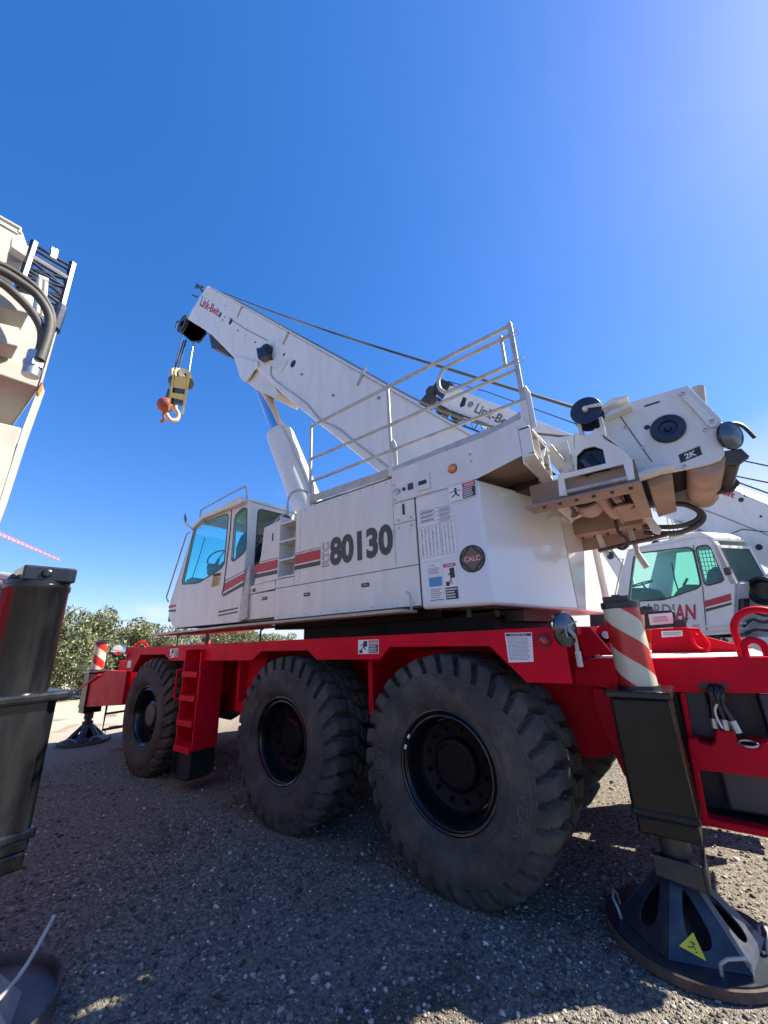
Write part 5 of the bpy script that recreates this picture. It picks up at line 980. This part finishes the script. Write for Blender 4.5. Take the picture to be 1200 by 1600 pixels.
# boom of this crane
YBm = -1.9
bb = fB(((1012, 716), (1130, 759), (1215, 793), (1330, 842), (1330, 960), (1200, 889), (1053, 815), (1018, 798)), YBm)
boomb = PBX('boom', MB().prism(bb, -NB*0.85), 'white', bevel=0.05, seg=3)
PBX('seam_line', MB().tube(fB(((1040, 776), (1120, 804), (1190, 832), (1240, 856)), YBm+0.004), 0.012, 4).tube(fB(((1060, 815), (1125, 841), (1160, 827), (1205, 832)), YBm+0.01), 0.013, 5), 'seam', boomb)
for a, b, r in ((1158, 781, 0.06), (1186, 855, 0.075), (1164, 774.5, 0.025), (1189, 807, 0.03), (1129, 857, 0.02)): PBX('opening', MB().lathe([(r, 0), (r, 0.008), (0, 0.008)], fB([(a, b)], YBm)[0], NB, 18), 'ink', boomb)
q = Quad(*fB(((1082, 757), (1147, 779), (1150, 770), (1086, 745)), YBm+0.008), NB); mb = MB(); q.text(mb, 'Link-Belt', 0, 1, 0, 1, 0.0, 0.03, 0.1); mb.build('lettering', 'decal_red', boomb)
PBX('cable_guard', MB().tube(fB(((1054, 814), (1075, 828), (1088, 829)), YBm+0.1), 0.06, 6), 'white2', boomb)
PBX('rope', MB().tube(fB(((1020, 690), (1120, 738), (1280, 770)), YBm-0.4), 0.02, 5).tube(fB(((1020, 680), (1125, 712), (1280, 745)), YBm-0.5), 0.02, 5), 'rope', boomb)
# body and carrier of this crane
c0 = fB([(1105, 985)])[0]
def boxB(u0, u1, n0, n1, z0, z1):
    o = Vector((c0.x, c0.y, 0)); return MB().prism([o+UB*-u0-NB*n0+Vector((0, 0, z0)), o+UB*-u1-NB*n0+Vector((0, 0, z0)), o+UB*-u1-NB*n1+Vector((0, 0, z0)), o+UB*-u0-NB*n1+Vector((0, 0, z0))], (0, 0, z1-z0))
PBX('carrier', boxB(-5.0, 4.5, 0.1, 3.0, 0.9, 1.55), 'white2', bevel=0.02)
PBX('hood', boxB(0.75, 3.8, 1.0, 2.9, 1.6, 2.75), 'white', bevel=0.03)
PBX('hood', MB().prism(fB(((1152, 924), (1200, 895), (1260, 880), (1260, 1000), (1150, 1000)), -0.6), -NB*0.35), 'white2', bevel=0.02)
PBX('horn_lamp', MB().lathe([(0.30, 0), (0.30, 0.10), (0.24, 0.12), (0.18, 0.03), (0, 0.02)], fB([(1196, 923)], -0.55)[0], NB, 28), 'black', smooth=40)
eng = PBX('engine_hoses', MB().tube(smooth_path(fB(((1160, 980), (1175, 968), (1195, 972), (1230, 960)), -0.3), 5), 0.035, 6).tube(smooth_path(fB(((1155, 962), (1170, 955), (1200, 962), (1230, 950)), -0.35), 5), 0.03, 6).tube(smooth_path(fB(((1165, 990), (1180, 984), (1200, 985), (1230, 980)), -0.3), 5), 0.03, 6), 'hose', smooth=60)
PBX('lamp_box', MB().prism(fB(((1150, 937), (1162, 935), (1163, 958), (1152, 960)), -0.1), -NB*0.2).prism(fB(((1134, 888), (1142, 886), (1144, 897), (1137, 899)), 0.02), NB*0.1), 'black', bevel=0.01)
PBX('platform', MB().prism(fB(((1100, 977), (1152, 972), (1152, 976), (1100, 981)), 0.03), -NB*0.5).prism(fB(((1100, 985), (1152, 981), (1152, 984), (1100, 988)), 0.03), -NB*0.5), 'white2')
for u in (-4.0, -0.2, 2.2, 3.9):
    for nn in (0.45, 2.6):
        o = bpy.data.objects.new('tyre', TYRE); COL.objects.link(o); attach(o, cb); pos = Vector((c0.x, c0.y, 0))-UB*u-NB*nn; o.location = (pos.x, pos.y, TH); o.rotation_euler = (0, 0, math.atan2(UB.y, UB.x))
def block(name, label, pts, off, hooky):
    r = root(name, label, 'hook', tuple(fB([pts[2]], off)[0]), None)
    c = fB([((pts[0][0]+pts[1][0])/2, (pts[0][1]+pts[1][1])/2)], off)[0]
    a, b = pts[0], pts[1]
    def k(u, v): return (a[0]+(b[0]-a[0])*u, a[1]+(b[1]-a[1])*v)
    MB().prism(fB([k(0, 0.2), k(0.5, 0), k(1, 0.15), k(1, 0.85), k(0.4, 1), k(0.1, 0.9)], off), -NB*0.22).build('cheek_plate', 'yellow_dim', r, bevel=0.02)
    s = MB()
    for t in (0.15, 0.48, 0.8): s.prism(fB([k(t, 0.2), k(t+0.14, 0.2), k(t-0.02, 0.85), k(t-0.12, 0.85)], off+0.005), NB*0.006)
    s.build('stripe', 'ink', r)
    if hooky: MB().tube(smooth_path(fB([k(0.75, 0.95), (pts[2][0]-3, pts[2][1]-14), (pts[2][0]+5, pts[2][1]-8), (pts[2][0]+1, pts[2][1]-1), (pts[2][0]-6, pts[2][1]-6)], off-0.1), 5), 0.05, 8).build('hook', 'tan', r, smooth=60)
    rp_ = MB()
    for t in (0.15, 0.5, 0.85): rp_.cyl(fB([k(t, 0.2)], off-0.1)[0], fB([(k(t, 0)[0]-14, k(t, 0)[1]-70)], off-0.1)[0], 0.014, n=5)
    rp_.build('fall_rope', 'galv', r); return r
block('hook_block', 'black and yellow striped hook block just above the roof of the lettered cab', ((1044, 831), (1063, 846), (1055, 848)), -2.4, False)
block('hook_block', 'tan hook block with open hook hanging right of the lettered cab', ((1152, 866), (1172, 882), (1171, 897)), -3.2, True)
# loose hook hanging under the tail of the main crane
lh = root('lifting_hook', 'small dark steel hook hanging under the tail of the main crane', 'hook', (1.25, 1.75, 2.36))
h0 = on(968, 838, 1, 1.75)
MB().tube(smooth_path([h0+Vector((0.0, 0, 0.30)), h0+Vector((0, 0, 0.05)), h0+Vector((0.05, 0, -0.02)), h0+Vector((0.06, 0, -0.10)), h0+Vector((0, 0, -0.14)), h0+Vector((-0.06, 0, -0.10))], 5), 0.017, 8).build('hook', 'dark_steel', lh, smooth=60)

# ================================================================ CRANE FURTHER BACK (boom only shows)
YCc = 16.0
def fC(pts, dy=0.0): return [on(a, b, 1, YCc+dy) for a, b in pts]
t0 = fC([(860, 665)])[0]; dC = (fC([(705, 603)])[0]-t0).normalized(); foot = t0-dC*((t0.z-3.6)/dC.z) if dC.z > 0 else t0
cc = root('mobile_crane', 'white crane far back whose boom with grey lettering rises behind the railing', 'crane', (foot.x-2, YCc+0.4, 0), 'cranes parked behind')
bC = fC(((703, 602), (862, 666)))+[foot+Vector((0, 0, 0.1)), foot+Vector((-0.5, 0, -0.9))]+fC(((800, 685), (687, 632)))
boomc = MB().prism(bC, (0, 0.8, 0)).build('boom', 'white', cc, bevel=0.04)
q = Quad(*fC(((740, 644), (798, 670), (806, 658), (747, 630)), -0.01), (0, -1, 0)); mb = MB(); q.text(mb, 'Link-Belt', 0, 1, 0, 1, 0, 0.02); mb.build('lettering', 'bronze', boomc)
MB().prism(fC(((718, 633), (724, 620), (729, 622), (726, 634), (720, 637)), -0.01), (0, 0.008, 0)).build('opening', 'ink', boomc)
MB().lathe([(0.2, 0), (0.2, 0.012), (0.0, 0.012)], fC([(735, 632)])[0], (0, -1, 0), 20).build('emblem', 'ink_grey', boomc)
hdC = MB()
for a in (((655, 628), (670, 610), (680, 618), (664, 636)), ((676, 604), (686, 590), (708, 600), (700, 606), (694, 622), (684, 618)), ((684, 620), (700, 632), (694, 648), (684, 640))): hdC.prism(fC(a, 0.1), (0, 0.5, 0))
for a in ((672, 610), (690, 603), (662, 630), (690, 640), (712, 648)): hdC.lathe([(0.02, 0), (0.34, 0), (0.34, 0.4), (0.02, 0.4)], fC([a], 0.05)[0], (0, 1, 0), 14)
hdC.build('boom_head', 'dark_steel', cc)
ja = [fC([(652, 637)], -0.2)[0], fC([(782, 688)], -0.2)[0], fC([(660, 622)], -0.2)[0], fC([(782, 672)], -0.2)[0]]
lt = MB(); lt.cyl(ja[0], ja[1], 0.06, n=5).cyl(fC([(676, 632)], -0.2)[0], ja[3], 0.06, n=5)
for i in range(9):
    a = ja[0].lerp(ja[1], i/9+0.05); b = ja[2].lerp(ja[3], i/9+0.1); lt.cyl(a, b, 0.035, n=4).cyl(b, ja[0].lerp(ja[1], min(1, i/9+0.15)), 0.022, n=4)
lt.build('lattice_jib', 'dark_steel', cc)
MB().tube([fC([(700, 596)], 0.3)[0], fC([(760, 612)], 0.3)[0], foot+Vector((0.6, 0.3, 0.5))], 0.03, 5).build('rope', 'rope', cc)
MB().box(foot.x-7, foot.x+1.2, YCc-0.9, YCc+1.9, 1.0, 1.7).build('carrier', 'white2', cc)
MB().box(foot.x-3.0, foot.x+0.6, YCc-0.8, YCc+1.8, 1.75, 3.3).build('hood', 'white', cc, bevel=0.03)
for x in (-6, -2.5, -0.4):
    for yy in (-0.6, 1.6):
        o = bpy.data.objects.new('tyre', TYRE); COL.objects.link(o); attach(o, cc); o.location = (foot.x+x, YCc+yy, TH)
# a boom still further away, seen between counterweight and cab
YD = 26.0
def fD(pts): return [on(a, b, 1, YD) for a, b in pts]
e0 = fD([(952, 960)])[0]
cdn = root('mobile_crane', 'far white crane boom slanting down between the counterweight and the lettered cab', 'crane', (e0.x, YD, 0), 'cranes parked behind')
MB().prism(fD(((929, 846), (944, 838), (990, 905), (1000, 960), (975, 970), (966, 905))), (0, 0.7, 0)).build('boom', 'white', cdn, bevel=0.05)
MB().cyl(fD([(930, 850)])[0], fD([(937, 861)])[0], 0.03, n=5).tube(smooth_path(fD(((938, 855), (939, 862), (936, 862))), 4), 0.06, 6).build('hook', 'dark_steel', cdn)
MB().tube(fD(((948, 850), (975, 885))), 0.03, 5).build('rope', 'rope', cdn)
MB().box(e0.x-1, e0.x+5, YD, YD+2.6, 0.5, 2.0).build('carrier', 'white2', cdn)

# ================================================================ CRANE ON THE LEFT (rear corner, jack and float in view)
JL = Vector((-1.72, -2.40, 0))
cl = root('mobile_crane', 'crane at the left edge with black hoses, lattice jib and worn black jack', 'crane', (-4.5, -3.9, 0))
def PL(name, mb, m, parent=None, **k): return mb.build(name, m, cl if parent is None else parent, **k)
cx, cy = JL.x, JL.y
hl = PL('outrigger_jack', MB().prism([(cx-0.26, cy-0.30, 0.86), (cx+0.20, cy-0.30, 0.86), (cx+0.20, cy+0.145, 0.86), (cx+0.155, cy+0.20, 0.86), (cx-0.26, cy+0.20, 0.86)], (0, 0, 0.70)), 'worn_black', bevel=0.008)
PL('collar', MB().box(cx-0.29, cx+0.245, cy-0.33, cy+0.245, 1.555, 1.615), 'worn_black', hl, bevel=0.02)
PL('sleeve', MB().lathe([(0.0, 1.61), (0.178, 1.61), (0.178, 2.24), (0.186, 2.25), (0.186, 2.28), (0.178, 2.285), (0.178, 2.31), (0.0, 2.31)], (cx, cy, 0), n=48), 'worn_black', hl, smooth=40)
PL('cap', MB().box(cx-0.12, cx+0.172, cy-0.12, cy+0.165, 2.30, 2.40).cyl((cx+0.17, cy, 2.35), (cx+0.20, cy, 2.35), 0.028, n=16), 'worn_black', hl, bevel=0.012)
PL('foot_band', MB().box(cx-0.27, cx+0.215, cy-0.31, cy+0.215, 0.83, 0.88).box(cx-0.25, cx+0.195, cy-0.29, cy+0.195, 0.77, 0.83).box(cx-0.24, cx+0.19, cy-0.28, cy+0.19, 0.68, 0.77), 'worn_black', hl, bevel=0.012)
PL('ram', MB().cyl((cx, cy, 0.68), (cx, cy, 0.30), 0.10, n=28), 'steel', hl, smooth=60)
PL('pipe', MB().tube(smooth_path([(cx+0.0, cy-0.14, 2.33), (cx-0.12, cy-0.22, 2.35), (cx-0.16, cy-0.27, 2.28), (cx-0.18, cy-0.27, 1.9), (cx-0.18, cy-0.28, 1.6)], 5), 0.028, 10).tube(smooth_path([(cx+0.02, cy-0.15, 2.29), (cx-0.06, cy-0.20, 2.28), (cx-0.09, cy-0.22, 2.2), (cx-0.09, cy-0.22, 1.6)], 5), 0.022, 8), 'galv', hl, smooth=60)
PL('outrigger_arm', MB().box(cx-0.30, cx+0.15, -4.9, cy-0.31, 0.95, 1.50), 'red', hl, bevel=0.01)
fx, fy, FR = -1.66, -2.40, 0.50
PL('float_pad', MB().lathe([(0.0, 0.004), (FR-0.02, 0.004), (FR, 0.015), (FR, 0.085), (FR-0.012, 0.09), (FR-0.02, 0.08), (FR-0.022, 0.035), (0.0, 0.03)], (fx, fy, 0), n=64), 'pad_grey', hl, smooth=40)
PL('float_cone', MB().lathe([(0.34, 0.03), (0.11, 0.30), (0.11, 0.34), (0.0, 0.34)], (fx, fy, 0), n=8), 'galv', hl)
PL('cone_opening', MB().lathe([(0.07, 0.0), (0.075, 0.012), (0.0, 0.012)], (fx+0.19, fy+0.05, 0.175), (0.76, 0.2, 0.62), 20), 'ink', hl)
PL('float_handle', MB().tube(smooth_path([(fx+0.30, fy-0.12, 0.06), (fx+0.33, fy+0.03, 0.16), (fx+0.22, fy+0.24, 0.22), (fx+0.10, fy+0.38, 0.34), (fx+0.08, fy+0.40, 0.37)], 5), 0.011, 8), 'galv', hl, smooth=60)
PL('pin', MB().cyl((fx-0.1, fy+0.02, 0.42), (fx-0.02, fy+0.14, 0.42), 0.045, n=12), 'lamp_white', hl, smooth=40)
PL('carrier', MB().box(-12.5, -2.3, -5.3, -2.75, 0.95, 1.75), 'red', bevel=0.01)
for x in (-3.6, -6.0, -10.5):
    for yy in (-3.05, -5.0):
        o = bpy.data.objects.new('tyre', TYRE); COL.objects.link(o); attach(o, cl); o.location = (x, yy, TH)
# upper works: unprojected on its rear face plane
XL = -2.35
def fL(pts, dx=0.0): return [on(a, b, 0, XL+dx) for a, b in pts]
ub = fL(((34, 668), (-60, 700), (-60, 900), (-30, 900)))
up = PL('hood', MB().prism(fL(((36, 668), (-120, 630), (-180, 930), (-38, 930))), (-6.0, 0, 0)), 'shaded_white', bevel=0.02)
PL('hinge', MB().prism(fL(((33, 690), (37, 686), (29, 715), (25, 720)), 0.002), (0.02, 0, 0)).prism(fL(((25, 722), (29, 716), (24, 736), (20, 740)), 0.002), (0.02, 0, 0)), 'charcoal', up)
PL('corner_strip', MB().prism(fL(((36, 668), (60, 606), (66, 600), (70, 612), (42, 690), (10, 790), (-16, 860), (-24, 860)), 0.36), (-0.05, 0, 0)), 'shaded_white', up)
ov = PL('overhang', MB().prism(fL(((60, 606), (86, 520), (40, 490), (-150, 420), (-160, 560), (-10, 582)), 0.35), (-5.0, 0, 0)), 'shaded_white', bevel=0.01)
PL('side_lip', MB().prism(fL(((60, 606), (86, 520), (89, 518), (66, 600)), 0.36), (-1.0, 0, 0)), 'shaded_white', ov)
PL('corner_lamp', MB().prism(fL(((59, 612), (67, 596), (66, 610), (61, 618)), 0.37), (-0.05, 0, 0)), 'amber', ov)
PL('ledge', MB().prism(fL(((-60, 470), (38, 493), (36, 508), (30, 520), (-60, 500)), 0.36), (0.30, 0, 0)).prism(fL(((-60, 515), (20, 533), (18, 562), (-60, 545)), 0.36), (0.22, 0, 0)), 'shaded_white', ov, bevel=0.01)
for i, (dx, sh) in enumerate(((0.85, 0), (0.82, 12), (0.78, -9))):
    hp_ = (((-40, 408), (0, 422), (30, 440), (58, 462), (76, 492), (76, 518), (68, 545), (62, 562)), ((-40, 425), (0, 441), (28, 464), (50, 488), (65, 515), (65, 540), (57, 562)), ((-40, 398), (0, 412), (32, 430), (62, 455), (82, 490), (80, 520), (72, 540)))[i]
    PL('hydraulic_hose', MB().tube(smooth_path(fL(hp_, dx), 6), (0.030, 0.030, 0.02)[i], 10), 'hose', ov, smooth=60)
PL('hose_fitting', MB().cyl(fL([(57, 552)], 0.80)[0], fL([(47, 587)], 0.80)[0], 0.05, n=12).cyl(fL([(53, 568)], 0.80)[0], fL([(51, 574)], 0.80)[0], 0.062, n=6), 'steel', ov, smooth=40)
# boom base, lattice jib frame behind the hoses
PL('boom', MB().prism(fL(((-160, 250), (0, 335), (36, 362), (44, 385), (36, 410), (-160, 400)), -0.4), (-7.0, 0, 0.8)), 'shaded_white', bevel=0.02)
jb = MB(); A, B, C, D = fL(((53, 382), (113, 415), (96, 480), (30, 450)), -0.3)
for p, q_ in ((A, D), (B, C)): jb.cyl(p+(p-q_)*0.05, q_, 0.035, n=6)
for t in (0.0, 0.1, 0.22, 0.32, 0.5, 0.65, 0.8, 1.0): jb.cyl(A.lerp(D, t), B.lerp(C, t+0.04 if t < 1 else 1), 0.018, n=5)
for t in (0.35, 0.55, 0.75): jb.cyl(A.lerp(D, t), B.lerp(C, t+0.2), 0.018, n=5).cyl(A.lerp(D, t+0.2), B.lerp(C, t), 0.018, n=5)
off = Vector((-1.2, 0.1, 0.35))
for p in (A, B, C, D): jb.cyl(p, p+off*4, 0.03, n=5)
jb.cyl(C, fL([(84, 515)], -0.2)[0], 0.05, n=14)
PL('lattice_jib', jb, 'navy')
PL('jib_tube', MB().cyl(A.lerp(D, 0.28), B.lerp(C, 0.34), 0.03, n=8).cyl(fL([(82, 388)], -0.3)[0], fL([(80, 402)], -0.3)[0], 0.02, n=6).cyl(fL([(88, 391)], -0.3)[0], fL([(85, 404)], -0.3)[0], 0.02, n=6), 'steel')
PL('stanchion', MB().cyl(fL([(62, 437)], 0.1)[0], fL([(58, 490)], 0.1)[0], 0.022, n=8).cyl(fL([(71, 441)], 0.1)[0], fL([(66, 495)], 0.1)[0], 0.022, n=8).cyl(fL([(60, 434)], 0.1)[0], fL([(75, 440)], 0.1)[0], 0.03, n=6), 'shaded_white', smooth=60)
PL('handrail', MB().tube(fL(((-40, 320), (0, 340), (32, 358), (30, 364)), -0.2), 0.02, 8).tube(fL(((-40, 328), (0, 350), (28, 366)), -0.2), 0.015, 6), 'shaded_white', smooth=60)
PL('bracket', MB().prism(fL(((20, 368), (45, 385), (40, 400), (18, 385)), -0.2), (-0.1, 0, 0)).prism(fL(((0, 370), (15, 378), (10, 410), (-5, 410)), -0.1), (-0.2, 0, 0)), 'shaded_white')

# ================================================================ FAR BACKGROUND
def leaf_crown(n, rx, ry, h, seed):
    g = np.random.default_rng(seed); blobs = g.uniform(-1, 1, (34, 3))*np.array([rx*0.95, ry*0.95, 0])+np.c_[np.zeros((34, 2)), g.uniform(0.10*h, 0.92*h, 34)]
    br_ = g.uniform(0.18, 0.55, 34)*min(rx, 1.3)
    k = g.choice(34, n, p=br_**2/np.sum(br_**2)); d = g.normal(size=(n, 3)); d /= np.linalg.norm(d, axis=1)[:, None]
    c = blobs[k]+d*(br_[k]*g.uniform(0.45, 1.08, n)**0.6)[:, None]; c[:, 2] = np.clip(c[:, 2], 0.05, None)
    a = g.normal(size=(n, 3)); a /= np.linalg.norm(a, axis=1)[:, None]; b = np.cross(a, g.normal(size=(n, 3))); b /= np.linalg.norm(b, axis=1)[:, None]
    L = g.uniform(0.035, 0.095, n)[:, None]; w = L*0.34
    v = np.stack([c-a*L, c+b*w, c+a*L, c-b*w], 1).reshape(-1, 3)
    me = bpy.data.meshes.new('crown'); me.from_pydata(v.tolist(), [], np.arange(4*n).reshape(n, 4).tolist()); me.materials.append(MATS['leaves'])
    at = me.attributes.new('rnd', 'FLOAT', 'POINT'); at.data.foreach_set('value', np.repeat(np.clip(g.beta(2, 2.6, n), 0, 1), 4).astype(np.float32)); return me
crowns = [leaf_crown(17000, 1.7, 1.5, 3.0, 11), leaf_crown(17000, 1.5, 1.6, 2.8, 23), leaf_crown(17000, 1.8, 1.4, 3.2, 31)]
places = ['leftmost, right beside the black jack', 'second from the left, behind the far striped jack', 'behind the round mirror', 'left of the cab front', 'under the cab front', 'under the cab door', 'under the cab rear', 'rightmost, under the hood']
for i in range(8):
    y = 0.1+i*2.15; x = -19.5-0.45*i+random.uniform(-0.4, 0.4)
    t = root('oleander_shrub', 'tall green hedge shrub, '+places[i], 'shrub', (x, y, 0), 'hedge shrubs at the back')
    c = bpy.data.objects.new('crown', crowns[i % 3]); COL.objects.link(c); c.parent = t; c.rotation_euler = (0, 0, random.uniform(0, 6)); s = random.uniform(1.08, 1.24); c.scale = (s, s, s*(1.06 if i < 2 else 0.92 if i < 4 else 0.80))
    st = MB()
    for k in range(5): a = random.uniform(0, 6); st.tube([(0.1*math.cos(a), 0.1*math.sin(a), 0), (0.3*math.cos(a), 0.3*math.sin(a), 1.0), (0.7*math.cos(a), 0.7*math.sin(a), 2.1)], 0.035, 5)
    o = st.build('trunk', 'bark'); o.parent = t
# street lamps beyond the hedge
for (px, py, arm), lbl in (((205, 970, (170, 977)), 'thin grey street lamp with curved arm beyond the hedge'), ((168, 968, (130, 968)), 'flat headed grey street lamp beyond the hedge')):
    b = CAM+ray(px, py)*55; g = Vector((b.x, b.y, 0)); h = CAM+ray(*arm)*55
    t = root('street_lamp', lbl, 'street lamp', tuple(g), 'street lamps')
    MB().tube(smooth_path([g, Vector((b.x, b.y, b.z-0.6)), b.lerp(h, 0.35)+Vector((0, 0, 0.25)), h], 5), 0.07, 6).build('pole', 'grey_far', t, smooth=60)
    d = (h-b).normalized(); MB().prism([h-d*0.3+Vector((0, 0, 0.1)), h+d*0.9+Vector((0, 0, 0.12)), h+d*0.9-Vector((0, 0, 0.1)), h-d*0.3-Vector((0, 0, 0.1))], (0, 0.4, 0)).build('lamp_head', 'grey_far', t)
# tower crane in the distance
DT = 130
m0 = CAM+ray(-70, 800)*DT; tw = root('tower_crane', 'distant pink red tower crane jib in the sky at the left edge', 'tower crane', (m0.x, m0.y, 0))
j0, j1 = CAM+ray(-90, 800)*DT, CAM+ray(92, 876)*DT; jm = MB(); u_ = Vector((0, 0, 2.0)); dj = (j1-j0); s_ = dj.cross(Vector((0, 0, 1))).normalized()*0.9
jm.cyl(j0+u_, j1+u_*0.4, 0.16, n=4).cyl(j0+s_, j1+s_*0.5, 0.16, n=4).cyl(j0-s_, j1-s_*0.5, 0.16, n=4)
for i in range(26):
    a, b = i/26, (i+0.5)/26; k = 1-0.5*a
    for sg_ in (1, -1): jm.cyl(j0.lerp(j1, a)+s_*sg_*k, j0.lerp(j1, b)+u_*(1-0.6*b), 0.09, n=3).cyl(j0.lerp(j1, b)+u_*(1-0.6*b), j0.lerp(j1, (i+1)/26)+s_*sg_*k, 0.09, n=3)
jm.build('jib', 'pink_far', tw)
mm = MB()
for a, b in ((-1, -1), (1, -1), (1, 1), (-1, 1)): mm.cyl((m0.x+a, m0.y+b, 0), (m0.x+a, m0.y+b, m0.z+3), 0.15, n=4)
for i in range(14):
    z0, z1 = m0.z*i/14, m0.z*(i+1)/14
    for a, b, c, d in ((-1, -1, 1, -1), (1, -1, 1, 1), (1, 1, -1, 1), (-1, 1, -1, -1)): mm.cyl((m0.x+a, m0.y+b, z0), (m0.x+c, m0.y+d, z1), 0.1, n=3)
mm.build('mast', 'pink_far', tw)

# ================================================================ LOOSE GRAVEL (uncountable)
def gravel(n, seed):
    g = np.random.default_rng(seed)
    t = (1+5**0.5)/2
    iv = np.array([(-1, t, 0), (1, t, 0), (-1, -t, 0), (1, -t, 0), (0, -1, t), (0, 1, t), (0, -1, -t), (0, 1, -t), (t, 0, -1), (t, 0, 1), (-t, 0, -1), (-t, 0, 1)])/1.9
    it = np.array([(0, 11, 5), (0, 5, 1), (0, 1, 7), (0, 7, 10), (0, 10, 11), (1, 5, 9), (5, 11, 4), (11, 10, 2), (10, 7, 6), (7, 1, 8), (3, 9, 4), (3, 4, 2), (3, 2, 6), (3, 6, 8), (3, 8, 9), (4, 9, 5), (2, 4, 11), (6, 2, 10), (8, 6, 7), (9, 8, 1)])
    r = np.exp(g.uniform(math.log(0.9), math.log(9.5), n)); a = g.uniform(0.3, PI-0.05, n)+0.25
    x = CAM.x+r*np.cos(a); y = CAM.y+r*np.sin(a)
    s = np.clip(g.lognormal(-5.15, 0.5, n), 0.0025, 0.024)*(0.9+0.03*r)
    sc = np.stack([s*g.uniform(0.7, 1.35, n), s*g.uniform(0.7, 1.35, n), s*g.uniform(0.45, 0.9, n)], 1)
    th = g.uniform(0, 2*PI, n); c_, s_ = np.cos(th), np.sin(th)
    V = iv[None]*sc[:, None, :]*g.uniform(0.6, 1.35, (n, 12, 1))
    X = V[:, :, 0]*c_[:, None]-V[:, :, 1]*s_[:, None]+x[:, None]; Yv = V[:, :, 0]*s_[:, None]+V[:, :, 1]*c_[:, None]+y[:, None]; Zv = V[:, :, 2]+(s*0.25)[:, None]
    vs = np.stack([X, Yv, Zv], 2).reshape(-1, 3).astype(np.float32)
    fs = (it[None]+(np.arange(n)*12)[:, None, None]).reshape(-1).astype(np.int32)
    me = bpy.data.meshes.new('gravel'); me.vertices.add(n*12); me.vertices.foreach_set('co', vs.ravel()); nf = n*20
    me.loops.add(nf*3); me.loops.foreach_set('vertex_index', fs); me.polygons.add(nf); me.polygons.foreach_set('loop_start', np.arange(nf, dtype=np.int32)*3)
    me.update(calc_edges=True); me.materials.append(MATS['stones'])
    col = np.clip(g.beta(1.6, 3.4, n)+(g.random(n) > 0.97)*0.5, 0, 1)
    at = me.attributes.new('rnd', 'FLOAT', 'POINT'); at.data.foreach_set('value', np.repeat(col, 12).astype(np.float32))
    ob = bpy.data.objects.new('gravel', me); COL.objects.link(ob); ob['kind'] = 'stuff'; ob['label'] = 'loose dark gravel with scattered pale pebbles over the yard'; ob['category'] = 'gravel'
gravel(120000, 5)
